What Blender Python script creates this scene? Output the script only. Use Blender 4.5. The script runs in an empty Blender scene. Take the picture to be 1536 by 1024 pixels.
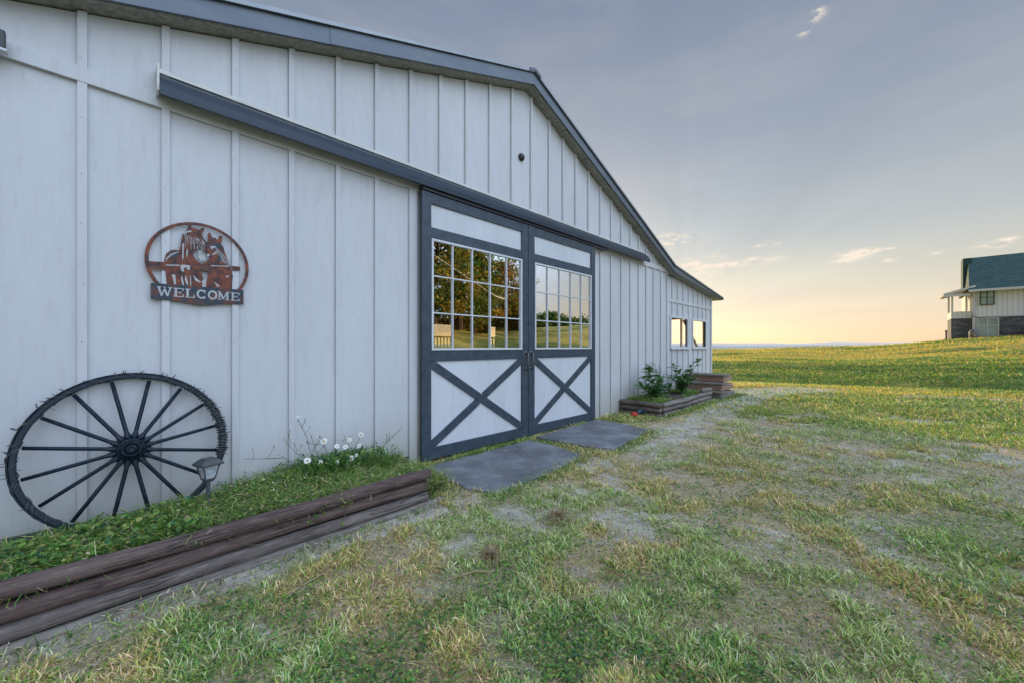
import bpy, math, random
import numpy as np
from math import sin, cos, pi, radians, sqrt, atan2
from mathutils import Vector, Matrix

random.seed(7); RNG = np.random.default_rng(11)
sc = bpy.context.scene
col = sc.collection
CAM = (0.0, -3.83, 1.32)
ZC = 1.32

# ------------------------------------------------------------------ helpers
def link(o, parent=None):
    col.objects.link(o)
    if parent is not None: o.parent = parent
    return o
def tag(o, label=None, cat=None, group=None, kind=None):
    if label: o['label'] = label
    if cat: o['category'] = cat
    if group: o['group'] = group
    if kind: o['kind'] = kind
    return o
def empty(name, loc=(0,0,0), rz=0):
    o = bpy.data.objects.new(name, None); o.empty_display_size = .1
    link(o); o.location = loc; o.rotation_euler = (0,0,rz); return o

class MB:
    """collects polygons for one mesh"""
    def __init__(s): s.v=[]; s.f=[]; s.m=[]
    def add(s, vs, fs, m=0):
        b=len(s.v); s.v += [tuple(v) for v in vs]; s.f += [tuple(i+b for i in f) for f in fs]; s.m += [m]*len(fs)
    def box(s, x0,x1,y0,y1,z0,z1,m=0,M=None):
        vs=[(x,y,z) for x in (x0,x1) for y in (y0,y1) for z in (z0,z1)]
        if M is not None: vs=[M@Vector(v) for v in vs]
        s.add(vs,[(0,1,3,2),(4,6,7,5),(0,4,5,1),(2,3,7,6),(0,2,6,4),(1,5,7,3)],m)
    def bar(s,a,b,w,h,up=(0,0,1),m=0):
        a=Vector(a);b=Vector(b);d=(b-a);L=d.length;d/=L;u=Vector(up);r=d.cross(u).normalized();u=r.cross(d)
        M=Matrix((( d.x,r.x,u.x,a.x),(d.y,r.y,u.y,a.y),(d.z,r.z,u.z,a.z),(0,0,0,1)))
        s.box(0,L,-w/2,w/2,-h/2,h/2,m,M)
    def tube(s,pts,rad,n=8,m=0,cap=True,jit=0):
        pts=[Vector(p) for p in pts]; rings=[]; N=len(pts)
        if not hasattr(rad,'__len__'): rad=[rad]*N
        pr=None
        for i,p in enumerate(pts):
            d=(pts[min(i+1,N-1)]-pts[max(i-1,0)]).normalized()
            if pr is None:
                a=Vector((0,0,1)) if abs(d.z)<.9 else Vector((1,0,0)); r=d.cross(a).normalized()
            else: r=(pr-d*pr.dot(d)).normalized()
            pr=r; u=d.cross(r)
            rings.append([p+(r*cos(2*pi*k/n)+u*sin(2*pi*k/n))*rad[i]*(1+(random.uniform(-jit,jit) if jit else 0)) for k in range(n)])
        vs=[v for R in rings for v in R]
        fs=[(i*n+k,i*n+(k+1)%n,(i+1)*n+(k+1)%n,(i+1)*n+k) for i in range(N-1) for k in range(n)]
        if cap: fs += [tuple(range(n-1,-1,-1)), tuple((N-1)*n+k for k in range(n))]
        s.add(vs,fs,m)
    def prism(s, poly, y0, y1, m=0):
        """poly in x,z extruded along y"""
        n=len(poly); vs=[(x,y0,z) for x,z in poly]+[(x,y1,z) for x,z in poly]
        fs=[tuple(range(n)), tuple(range(2*n-1,n-1,-1))]+[(i,i+n,(i+1)%n+n,(i+1)%n) for i in range(n)]
        s.add(vs,fs,m)
    def lathe(s, prof, c, n=20, m=0, axis='z', R=None):
        vs=[];N=len(prof)
        for r,h in prof:
            for k in range(n):
                a=2*pi*k/n
                v=Vector((r*cos(a),r*sin(a),h)) if axis=='z' else Vector((r*cos(a),-h,r*sin(a)))
                if R is not None: v=R@v
                vs.append(v+Vector(c))
        fs=[(i*n+k,i*n+(k+1)%n,(i+1)*n+(k+1)%n,(i+1)*n+k) for i in range(N-1) for k in range(n)]
        fs+=[tuple(range(n-1,-1,-1)),tuple((N-1)*n+k for k in range(n))]
        s.add(vs,fs,m)
    def build(s,name,mats,parent=None,smooth=False,loc=None,bevel=0):
        me=bpy.data.meshes.new(name); me.from_pydata(s.v,[],s.f)
        if not isinstance(mats,(list,tuple)): mats=[mats]
        for m in mats: me.materials.append(m)
        if len(mats)>1: me.polygons.foreach_set('material_index',s.m)
        import bmesh
        bm=bmesh.new(); bm.from_mesh(me); bmesh.ops.recalc_face_normals(bm,faces=bm.faces); bm.to_mesh(me); bm.free()
        if smooth: me.polygons.foreach_set('use_smooth',[True]*len(me.polygons))
        me.update()
        o=bpy.data.objects.new(name,me); link(o,parent)
        if loc: o.location=loc
        if bevel:
            b=o.modifiers.new('bevel','BEVEL'); b.width=bevel; b.segments=2; b.limit_method='ANGLE'
        return o

def fast_mesh(name, V, Q, T=None, attrs=None, mat=None, parent=None, smooth=True):
    """numpy mesh: V (n,3), Q (q,4), T (t,3)"""
    me=bpy.data.meshes.new(name)
    nq=len(Q); nt=0 if T is None else len(T)
    me.vertices.add(len(V)); me.vertices.foreach_set('co',np.ascontiguousarray(V,dtype=np.float32).ravel())
    idx=Q.ravel() if T is None else np.concatenate([Q.ravel(),T.ravel()])
    me.loops.add(len(idx)); me.loops.foreach_set('vertex_index',idx.astype(np.int32))
    me.polygons.add(nq+nt)
    st=np.arange(nq)*4
    if nt: st=np.concatenate([st,nq*4+np.arange(nt)*3])
    me.polygons.foreach_set('loop_start',st.astype(np.int32))
    if smooth: me.polygons.foreach_set('use_smooth',np.ones(nq+nt,dtype=bool))
    me.update(calc_edges=True); me.validate()
    for k,a in (attrs or {}).items():
        if a.ndim==2:
            at=me.attributes.new(k,'FLOAT_COLOR','POINT'); at.data.foreach_set('color',np.ascontiguousarray(a,dtype=np.float32).ravel())
        else:
            at=me.attributes.new(k,'FLOAT','POINT'); at.data.foreach_set('value',a.astype(np.float32))
    if mat: me.materials.append(mat)
    o=bpy.data.objects.new(name,me); link(o,parent); return o

# value noise in numpy
_L=RNG.random((256,256))
def vnoise(x,y,s=1.0,o=0):
    x=np.asarray(x)/s+o*17.3+500; y=np.asarray(y)/s+o*9.1+500
    xi=np.floor(x).astype(int); yi=np.floor(y).astype(int); fx=x-xi; fy=y-yi
    fx=fx*fx*(3-2*fx); fy=fy*fy*(3-2*fy)
    g=lambda a,b:_L[a%256,b%256]
    return (g(xi,yi)*(1-fx)+g(xi+1,yi)*fx)*(1-fy)+(g(xi,yi+1)*(1-fx)+g(xi+1,yi+1)*fx)*fy
def fbm(x,y,s,o=0,n=4):
    t=0;a=.5
    for k in range(n): t=t+a*vnoise(x,y,s/2**k,o+k); a*=.5
    return t/(1-.5**n)
def sstep(a,b,x):
    t=np.clip((np.asarray(x,dtype=float)-a)/(b-a),0,1); return t*t*(3-2*t)

# ------------------------------------------------------------------ materials
def nmat(name):
    m=bpy.data.materials.new(name); m.use_nodes=True; nt=m.node_tree; nt.nodes.clear()
    out=nt.nodes.new('ShaderNodeOutputMaterial'); p=nt.nodes.new('ShaderNodeBsdfPrincipled'); nt.links.new(p.outputs[0],out.inputs[0])
    return m,nt,p,out
def N(nt,t,**k):
    n=nt.nodes.new(t)
    for a,b in k.items():
        if a in n.inputs.keys() if isinstance(a,str) else False: n.inputs[a].default_value=b
        else: setattr(n,a,b)
    return n
def ramp(nt,src,stops,interp='LINEAR'):
    r=nt.nodes.new('ShaderNodeValToRGB'); r.color_ramp.interpolation=interp; e=r.color_ramp.elements
    while len(e)<len(stops): e.new(.5)
    for q,(p,c) in zip(e,stops): q.position=p; q.color=c if len(c)==4 else (*c,1)
    nt.links.new(src,r.inputs[0]); return r
def mixc(nt,f,a,b,mode='MIX'):
    n=nt.nodes.new('ShaderNodeMix'); n.data_type='RGBA'; n.blend_type=mode
    for sck,i in ((f,0),(a,6),(b,7)):
        if isinstance(sck,(int,float)): n.inputs[i].default_value=sck
        elif isinstance(sck,tuple): n.inputs[i].default_value=(*sck,1) if len(sck)==3 else sck
        else: nt.links.new(sck,n.inputs[i])
    return n.outputs[2]
def noise(nt,scale,detail=5,rough=.55,stretch=None,coord='Object',rot=None):
    tc=nt.nodes.new('ShaderNodeTexCoord'); src=tc.outputs[coord]
    if stretch or rot:
        mp=nt.nodes.new('ShaderNodeMapping'); nt.links.new(src,mp.inputs[0]); src=mp.outputs[0]
        if stretch: mp.inputs['Scale'].default_value=stretch
        if rot: mp.inputs['Rotation'].default_value=rot
    n=nt.nodes.new('ShaderNodeTexNoise'); n.inputs['Scale'].default_value=scale; n.inputs['Detail'].default_value=detail; n.inputs['Roughness'].default_value=rough
    nt.links.new(src,n.inputs['Vector']); return n.outputs[0]
def bump(nt,p,h,strength=.3,dist=.01):
    b=nt.nodes.new('ShaderNodeBump'); b.inputs['Strength'].default_value=strength; b.inputs['Distance'].default_value=dist
    nt.links.new(h,b.inputs['Height']); nt.links.new(b.outputs[0],p.inputs['Normal']); return b
def simple(name,c1,c2=None,scale=8,rough=.6,stretch=None,bs=.2,bd=.005,metal=0,lo=.35,hi=.65,detail=6,rvar=0):
    m,nt,p,o=nmat(name)
    c2=c2 or tuple(x*.8 for x in c1)
    n=noise(nt,scale,detail,.6,stretch)
    r=ramp(nt,n,[(lo,c1),(hi,c2)]); nt.links.new(r.outputs[0],p.inputs['Base Color'])
    p.inputs['Roughness'].default_value=rough; p.inputs['Metallic'].default_value=metal
    if rvar:
        mr=nt.nodes.new('ShaderNodeMapRange'); mr.inputs[3].default_value=rough-rvar; mr.inputs[4].default_value=rough+rvar
        nt.links.new(n,mr.inputs[0]); nt.links.new(mr.outputs[0],p.inputs['Roughness'])
    if bs: bump(nt,p,n,bs,bd)
    return m

def wall_mat(name,base=(.575,.585,.61),dirt=True):
    m,nt,p,o=nmat(name)
    n1=noise(nt,1.1,4,.6,(1,1,.35)); n2=noise(nt,26,6,.65,(1,1,.25)); n3=noise(nt,7,5,.7,(2.5,2.5,.4))
    c=ramp(nt,n1,[(.3,tuple(x*.86 for x in base)),(.7,base)]).outputs[0]
    st=ramp(nt,n3,[(.25,(.74,.73,.71)),(.50,(1,1,1))]).outputs[0]
    c=mixc(nt,.42,c,st,'MULTIPLY')
    sp=ramp(nt,n2,[(.26,(.72,.72,.70)),(.40,(1,1,1))]).outputs[0]
    c=mixc(nt,.55,c,sp,'MULTIPLY')
    if dirt:
        tc=nt.nodes.new('ShaderNodeTexCoord'); sx=nt.nodes.new('ShaderNodeSeparateXYZ'); nt.links.new(tc.outputs['Object'],sx.inputs[0])
        ad=nt.nodes.new('ShaderNodeMath'); ad.operation='MULTIPLY_ADD'; nt.links.new(n3,ad.inputs[0]); ad.inputs[1].default_value=-.7; nt.links.new(sx.outputs['Z'],ad.inputs[2])
        mr=nt.nodes.new('ShaderNodeMapRange'); mr.inputs[1].default_value=-.45; mr.inputs[2].default_value=.28; mr.inputs[3].default_value=.9; mr.inputs[4].default_value=0
        nt.links.new(ad.outputs[0],mr.inputs[0])
        c=mixc(nt,mr.outputs[0],c,(.36,.35,.29))
    nt.links.new(c,p.inputs['Base Color']); p.inputs['Roughness'].default_value=.55
    hs=mixc(nt,.5,n2,n3); bump(nt,p,hs,.35,.006); return m

def leaf_mat(name,attr=None,c1=None,c2=None,trans=.35,scale=20):
    m=bpy.data.materials.new(name); m.use_nodes=True; nt=m.node_tree; nt.nodes.clear()
    out=nt.nodes.new('ShaderNodeOutputMaterial')
    d=nt.nodes.new('ShaderNodeBsdfPrincipled'); t=nt.nodes.new('ShaderNodeBsdfTranslucent'); mx=nt.nodes.new('ShaderNodeMixShader')
    d.inputs['Roughness'].default_value=.5; d.inputs['Specular IOR Level'].default_value=.35
    if attr:
        a=nt.nodes.new('ShaderNodeAttribute'); a.attribute_name=attr; c=a.outputs['Color']
    else:
        n=noise(nt,scale,3); c=ramp(nt,n,[(.3,c1),(.7,c2)]).outputs[0]
    nt.links.new(c,d.inputs['Base Color'])
    br=mixc(nt,1.0,c,(1.25,1.2,.6),'MULTIPLY'); nt.links.new(br,t.inputs['Color'])
    mx.inputs[0].default_value=trans; nt.links.new(d.outputs[0],mx.inputs[1]); nt.links.new(t.outputs[0],mx.inputs[2]); nt.links.new(mx.outputs[0],out.inputs[0])
    return m

M={}
M['wall']=wall_mat('white_board_paint'); M['nail']=simple('dull_nail_head',(.16,.15,.14),(.28,.24,.2),60,.6,None,0)
M['panel']=wall_mat('white_door_panel_paint',(.60,.625,.67),False)
M['trimgrey']=simple('grey_blue_trim_paint',(.022,.037,.058),(.046,.066,.092),9,.5,(1,1,1),.25,.004,rvar=.1)
M['hood']=simple('dark_blue_grey_metal',(.014,.026,.043),(.027,.042,.062),5,.4,(.4,2,2),.1,.004,0.3,rvar=.12)
M['fascia']=simple('grey_roof_edge_metal',(.085,.105,.13),(.13,.15,.175),3,.42,(.5,2,2),.08,.004,.35,rvar=.12)
M['roofm']=simple('grey_roof_metal',(.22,.24,.26),(.28,.29,.3),3,.4,None,.05,.004,.5)
M['soffit']=simple('weathered_soffit',(.20,.195,.17),(.36,.35,.31),30,.8,None,.8,.01)
M['rafter']=simple('rafter_wood',(.30,.28,.25),(.20,.18,.16),14,.8,(1,1,1),.3,.004)
M['vinyl']=simple('white_vinyl',(.62,.64,.67),(.54,.56,.59),12,.35,None,.05,.002)
M['black']=simple('black_metal',(.018,.02,.024),(.03,.032,.036),20,.4,None,.1,.002)
M['handle']=simple('worn_grey_handle',(.11,.11,.12),(.2,.19,.18),40,.35,None,.1,.002,.7)
M['flash']=simple('pale_flashing',(.66,.66,.63),(.50,.50,.47),10,.6,(.4,3,3),.2,.003)
M['cream']=wall_mat('cream_painted_timber',(.80,.74,.60),False)
M['darkwood']=simple('dark_interior_board',(.06,.05,.042),(.11,.085,.065),10,.8,(6,6,.5),.3,.006)
M['brownwood']=simple('brown_interior_board',(.22,.13,.075),(.30,.18,.10),8,.7,(.5,4,6),.3,.006)
M['floor']=simple('barn_floor',(.10,.09,.08),(.16,.14,.12),4,.9)
M['rust']=simple('rusted_brown_steel',(.185,.046,.018),(.035,.018,.018),16,.5,None,.5,.004,.25,.40,.60)
M['rustdark']=simple('rusted_blue_black_steel',(.020,.034,.050),(.13,.038,.02),11,.42,None,.3,.003,.35,.46,.58)
M['letter']=simple('pale_cutout',(.46,.48,.50),(.34,.35,.36),30,.7)
M['wheel']=simple('dark_blue_worn_paint',(.007,.016,.027),(.032,.046,.060),28,.38,None,.35,.003,.1,.52,.78,rvar=.12)
M['tyre']=simple('dark_iron_tyre',(.010,.016,.022),(.05,.058,.066),30,.4,None,.5,.004,.5,.5,.75)
M['wire']=simple('dark_green_wire',(.02,.03,.032),(.10,.11,.11),30,.5)
M['bulb']=simple('clear_bulb',(.07,.09,.10),(.20,.22,.24),30,.2)
M['lampblk']=simple('black_plastic',(.05,.06,.066),(.085,.095,.105),30,.42)
M['lens']=simple('frosted_lens',(.62,.66,.72),(.25,.28,.33),34,.12,(1,1,1),.6,.004)
def log_mat(name,a,b,c):
    m,nt,p,o=nmat(name)
    n=noise(nt,9,7,.7,(.8,4,4)); n2=noise(nt,3.0,4,.6,(.5,2,2)); n3=noise(nt,42,5,.7,(.25,3,3))
    cc=ramp(nt,n,[(.28,a),(.55,b),(.78,c)]).outputs[0]
    cc=mixc(nt,ramp(nt,n2,[(.4,(0,0,0)),(.75,(.55,.55,.55))]).outputs[0],cc,c)
    cc=mixc(nt,ramp(nt,n3,[(.60,(0,0,0)),(.70,(.75,.75,.75))]).outputs[0],cc,tuple(min(x*1.7,1) for x in c))
    n4=noise(nt,14,3,.5,(.10,2.2,2.2)); crk=ramp(nt,n4,[(.47,(1,1,1)),(.50,(.12,.12,.12)),(.53,(1,1,1))]).outputs[0]
    n5=noise(nt,1.6,3,.5); gate=ramp(nt,n5,[(.46,(0,0,0)),(.56,(1,1,1))]).outputs[0]
    cc=mixc(nt,gate,cc,mixc(nt,1.0,cc,crk,'MULTIPLY'))
    nt.links.new(cc,p.inputs['Base Color']); p.inputs['Roughness'].default_value=.78
    bump(nt,p,mixc(nt,.45,mixc(nt,.5,n,n3),crk),.8,.010); return m
M['log']=log_mat('dark_brown_timber',(.038,.023,.022),(.100,.060,.054),(.21,.155,.14))
M['log2']=log_mat('grey_brown_timber',(.05,.040,.038),(.125,.10,.092),(.26,.22,.20))
M['log3']=log_mat('weathered_grey_timber',(.09,.078,.07),(.19,.165,.145),(.33,.30,.27))
M['concrete']=None
def concrete():
    m,nt,p,o=nmat('dark_worn_concrete')
    n=noise(nt,2.2,6,.65); n2=noise(nt,70,5,.8); n3=noise(nt,12,6,.7)
    c=ramp(nt,n,[(.30,(.072,.079,.093)),(.5,(.135,.144,.162)),(.7,(.25,.262,.28))]).outputs[0]
    c=mixc(nt,ramp(nt,n2,[(.55,(0,0,0)),(.68,(.8,.8,.8))]).outputs[0],c,(.40,.42,.45))
    c=mixc(nt,ramp(nt,n3,[(.56,(0,0,0)),(.72,(.55,.55,.55))]).outputs[0],c,(.21,.20,.18))
    nt.links.new(c,p.inputs['Base Color']); p.inputs['Roughness'].default_value=.75; bump(nt,p,mixc(nt,.5,n2,n3),.5,.008); return m
M['concrete']=concrete()
def brick(name,c1,c2,mort,w,h,scale=1,ms=.012):
    m,nt,p,o=nmat(name)
    tc=nt.nodes.new('ShaderNodeTexCoord'); sx=nt.nodes.new('ShaderNodeSeparateXYZ'); nt.links.new(tc.outputs['Object'],sx.inputs[0])
    ad=nt.nodes.new('ShaderNodeMath'); ad.operation='ADD'; nt.links.new(sx.outputs[0],ad.inputs[0]); nt.links.new(sx.outputs[1],ad.inputs[1])
    cb=nt.nodes.new('ShaderNodeCombineXYZ'); nt.links.new(ad.outputs[0],cb.inputs[0]); nt.links.new(sx.outputs[2],cb.inputs[1])
    b=nt.nodes.new('ShaderNodeTexBrick'); b.offset=.5 if h<.5 else 0; nt.links.new(cb.outputs[0],b.inputs[0]); b.inputs['Scale'].default_value=scale
    b.inputs['Color1'].default_value=(*c1,1); b.inputs['Color2'].default_value=(*c2,1); b.inputs['Mortar'].default_value=(*mort,1)
    b.inputs['Brick Width'].default_value=w; b.inputs['Row Height'].default_value=h; b.inputs['Mortar Size'].default_value=ms
    n=noise(nt,6,4); c=mixc(nt,.6 if h<.5 else .12,b.outputs[0],ramp(nt,n,[(.3,(.5,.5,.5)),(.7,(1.3,1.3,1.3))]).outputs[0],'MULTIPLY')
    nt.links.new(c,p.inputs['Base Color']); p.inputs['Roughness'].default_value=.8; bump(nt,p,b.outputs[1],-.4,.02); return m
M['stone']=brick('grey_stacked_stone',(.07,.08,.10),(.17,.18,.20),(.03,.03,.035),.55,.16)
M['shingle']=brick('dark_teal_shingles',(.018,.064,.066),(.036,.10,.098),(.015,.04,.05),.45,.2)
M['leafA']=leaf_mat('leaf_blades','col',trans=.35)
M['green']=leaf_mat('dark_glossy_leaf',None,(.03,.10,.035),(.09,.22,.05),.2)
M['green2']=leaf_mat('mid_green_leaf',None,(.05,.13,.02),(.10,.20,.035),.3)
M['stem']=simple('plant_stem',(.06,.09,.03),(.11,.10,.05),20,.7)
M['petal']=simple('white_petal',(.80,.80,.74),(.70,.70,.66),20,.6,None,0)
M['yellow']=simple('yellow_flower_centre',(.55,.36,.03),(.40,.22,.02),60,.7)
M['straw']=simple('dry_straw',(.42,.34,.21),(.26,.19,.11),20,.8)
M['redp']=simple('red_plastic',(.55,.018,.012),(.45,.012,.01),10,.35,None,0)
M['bark']=simple('tree_bark',(.09,.06,.04),(.05,.035,.025),6,.9,(1,1,.3),.8,.03)

# ------------------------------------------------------------------ terrain height
AZ=np.array([-180,-75,-60,-26,-12,-8.5,-4.4,-.55,2,7.7,17,30,60,100,180]); 
ZT=np.array([0.2,0.8,5.0,5.0,2.4,2.26,1.98,1.45,1.2,.96,.62,.4,0,0,0.2])
def height(X,Y):
    X=np.asarray(X,float); Y=np.asarray(Y,float)
    near=np.interp(X,[-5,-1,4,8,12,20],[-.03,-.02,0,.05,.10,.15])
    r=np.hypot(X,Y+3.83); az=np.degrees(np.arctan2(Y+3.83,X))
    zt=np.interp(az,AZ,ZT)
    t=np.clip((r-12)/54,0,1); t=t*t*(3-2*t)*.4+t*.6
    z=near+(zt-near)*t
    bumpw=sstep(13,20,r)*(1-.7*sstep(50,66,r))
    z=z+bumpw*((fbm(X,Y*.5,9,1,3)-.5)*1.15+(fbm(X*1.5,Y*.4,3.2,4,3)-.5)*.60)
    m=sstep(1.2,3,r)*(1-sstep(20,40,r))
    z=z+m*((fbm(X,Y,1.3,7,3)-.5)*.05)*(1-sstep(-1.3,-1.0,Y)*(X>-3)*(X<13))
    drop=np.clip(r-74,0,None)
    z=z-42*(1-np.exp(-drop/260.0))*sstep(0,40,drop)*np.where(np.abs(az)<130,1,1)*sstep(-30,-14,az)
    return z
def hz(x,y): return float(height(x,y))

def axis_pts(lo,hi,step,k,outer):
    a=list(np.arange(lo,hi+1e-6,step)); 
    s=step; p=a[-1]
    while p<outer:
        s=step+k*(p-hi) if p-hi<85 else s*1.12
        p+=s; a.append(p)
    s=step; p=a[0]; b=[]
    while p>-outer:
        s=step+k*3*(lo-p) if lo-p<85 else s*1.15
        p-=s; b.append(p)
    return np.array(b[::-1]+a)
gx=axis_pts(-1.2,11.5,.07,.011,3200); gy=axis_pts(-6.5,-.2,.07,.013,3200)
GX,GY=np.meshgrid(gx,gy,indexing='ij')
GZ=height(GX,GY)
# dirt mask (0 grass .. 1 bare)
PATH=[(1.2,-1.75),(2.2,-1.75),(3.2,-1.75),(4.6,-1.62),(6.5,-1.50),(9.0,-1.35),(11,-1.3),(12.6,-1.6),(13.6,-2.2)]
def pdist(X,Y):
    d=np.full(np.shape(X),99.)
    for (ax,ay),(bx,by) in zip(PATH[:-1],PATH[1:]):
        dx,dy=bx-ax,by-ay; t=np.clip(((X-ax)*dx+(Y-ay)*dy)/(dx*dx+dy*dy),0,1)
        d=np.minimum(d,np.hypot(X-ax-t*dx,Y-ay-t*dy))
    return d
def dirt(X,Y):
    X=np.asarray(X,float);Y=np.asarray(Y,float)
    r=np.hypot(X,Y+3.83)
    n=fbm(X,Y,1.1,2,4); n2=fbm(X,Y,.33,5,3)
    d=pdist(X,Y); w=np.interp(X,[1,3,5,9,12,14],[.30,.24,.24,.34,.6,.85])
    fine=fbm(X,Y,.14,6,2)
    pth=(1-sstep(w*.5,w*1.7,d+(n2-.5)*.6+(fine-.5)*.3))*np.interp(X,[1,3.2,4.6,6],[.34,.48,.80,1.0])*(.55+.45*sstep(.38,.6,n2*.5+fine*.5))
    fine=fbm(X,Y,.14,6,2)
    patch=.85*sstep(.535,.64,n*.26+n2*.38+fine*.36)*.85
    patch=patch*(1-.75*sstep(10,16,r))
    # strip of bare soil along the logs
    strip=(1-sstep(.05,.20,np.abs(Y+1.16)+(n2-.5)*.12))*(X<1.9)
    # bare whitish patches right foreground
    for (cx,cy,rr) in ((3.8,-3.7,.30),(2.7,-3.55,.28),(2.4,-3.9,.2),(4.6,-2.6,.25),(1.3,-1.95,.4),(.8,-1.85,.25),(2.2,-1.75,.4),(5.5,-4.0,.35),(3.2,-2.3,.25),(1.9,-2.5,.22)):
        patch=np.maximum(patch,(1-sstep(rr*.3,rr*1.2,np.hypot(X-cx,Y-cy)+(n2-.5)*.7+(fine-.5)*.5))*.8*sstep(.36,.56,fine*.5+n2*.5))
    # tracks
    tr=np.abs(((X-13.5)+.25*(Y+5)))*1.0; trk=(1-sstep(.3,.8,tr+(n2-.5)*.7))*(Y<-3.5)*.55*sstep(.4,.6,n)
    tr2=np.abs(((X-10.9)+.25*(Y+5))); trk=np.maximum(trk,(1-sstep(.25,.7,tr2+(n2-.5)*.7))*(Y<-4.5)*.6*sstep(.4,.6,n))
    o=np.maximum(np.maximum(pth,patch),np.maximum(strip,trk))
    return np.clip(o,0,1)
DI=dirt(GX,GY)
R_=np.hypot(GX,GY+3.83)
def sun_gold(X,Y):  # gold bands paint low sunlight on the field, the dips its shade
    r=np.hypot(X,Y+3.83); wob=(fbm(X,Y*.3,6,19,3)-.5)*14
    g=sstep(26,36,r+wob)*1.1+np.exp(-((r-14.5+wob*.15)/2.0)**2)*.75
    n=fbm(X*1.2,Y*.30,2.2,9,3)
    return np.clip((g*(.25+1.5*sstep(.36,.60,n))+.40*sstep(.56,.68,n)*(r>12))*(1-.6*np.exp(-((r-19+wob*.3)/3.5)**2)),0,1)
gold=sun_gold(GX,GY)
brown=sstep(.40,.62,fbm(GX,GY,1.9,12,3)+.22*np.exp(-((GX-5.5)**2+(GY+3.3)**2)/6))
nx,ny=GX.shape
ii=np.arange(nx*ny).reshape(nx,ny)
Q=np.stack([ii[:-1,:-1],ii[1:,:-1],ii[1:,1:],ii[:-1,1:]],-1).reshape(-1,4)
def ground_mat():
    m,nt,p,o=nmat('ground_soil_and_grass')
    at=lambda n:(lambda a:(setattr(a,'attribute_name',n),a.outputs['Fac'])[1])(nt.nodes.new('ShaderNodeAttribute'))
    dr,gd,bw=at('dirt'),at('gold'),at('brown')
    n1=noise(nt,55,6,.7); n2=noise(nt,6,5,.65); n3=noise(nt,.7,5,.7,(1,1,1)); n4=noise(nt,16,6,.75)
    n5=noise(nt,2.2,6,.75,(1,.45,1))
    soil=ramp(nt,n2,[(.30,(.36,.33,.285)),(.5,(.54,.505,.45)),(.72,(.70,.67,.61))]).outputs[0]
    soil=mixc(nt,.75,soil,ramp(nt,n1,[(.28,(.50,.48,.45)),(.6,(1.1,1.1,1.1))]).outputs[0],'MULTIPLY')
    thatch=ramp(nt,n4,[(.28,(.11,.105,.065)),(.45,(.25,.25,.13)),(.62,(.44,.39,.27)),(.8,(.25,.31,.12))]).outputs[0]
    thatch=mixc(nt,bw,thatch,ramp(nt,n4,[(.3,(.29,.245,.18)),(.6,(.56,.47,.36)),(.8,(.34,.34,.20))]).outputs[0])
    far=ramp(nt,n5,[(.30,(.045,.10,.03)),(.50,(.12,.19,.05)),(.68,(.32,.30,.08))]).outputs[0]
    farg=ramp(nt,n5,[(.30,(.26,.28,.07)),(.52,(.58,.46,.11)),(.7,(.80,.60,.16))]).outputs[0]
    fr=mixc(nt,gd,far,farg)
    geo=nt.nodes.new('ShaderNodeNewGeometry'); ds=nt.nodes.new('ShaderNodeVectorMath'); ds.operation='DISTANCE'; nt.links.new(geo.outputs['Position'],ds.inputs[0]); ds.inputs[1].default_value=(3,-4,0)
    mr=nt.nodes.new('ShaderNodeMapRange'); mr.inputs[1].default_value=7; mr.inputs[2].default_value=14; nt.links.new(ds.outputs['Value'],mr.inputs[0])
    g=mixc(nt,mr.outputs[0],thatch,fr)
    # break the dirt edge with fine noise
    ma=nt.nodes.new('ShaderNodeMath'); ma.operation='MULTIPLY_ADD'; nt.links.new(n4,ma.inputs[0]); ma.inputs[1].default_value=1.3; ma.inputs[2].default_value=-.65
    mb=nt.nodes.new('ShaderNodeMath'); mb.operation='ADD'; nt.links.new(ma.outputs[0],mb.inputs[0]); nt.links.new(dr,mb.inputs[1])
    mk=ramp(nt,mb.outputs[0],[(.32,(0,0,0)),(.62,(1,1,1))]).outputs[0]
    c=mixc(nt,mk,g,soil)
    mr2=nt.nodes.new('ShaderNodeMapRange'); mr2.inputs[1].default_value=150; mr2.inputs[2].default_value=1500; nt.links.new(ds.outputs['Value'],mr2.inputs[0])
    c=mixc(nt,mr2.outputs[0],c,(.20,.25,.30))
    nt.links.new(c,p.inputs['Base Color']); p.inputs['Roughness'].default_value=.95; p.inputs['Specular IOR Level'].default_value=.1
    bump(nt,p,mixc(nt,.5,n1,n4),.9,.03); return m
M['ground']=ground_mat()
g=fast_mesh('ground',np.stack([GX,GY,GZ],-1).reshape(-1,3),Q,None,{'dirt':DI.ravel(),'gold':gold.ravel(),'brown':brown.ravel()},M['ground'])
tag(g,kind='structure')

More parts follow.
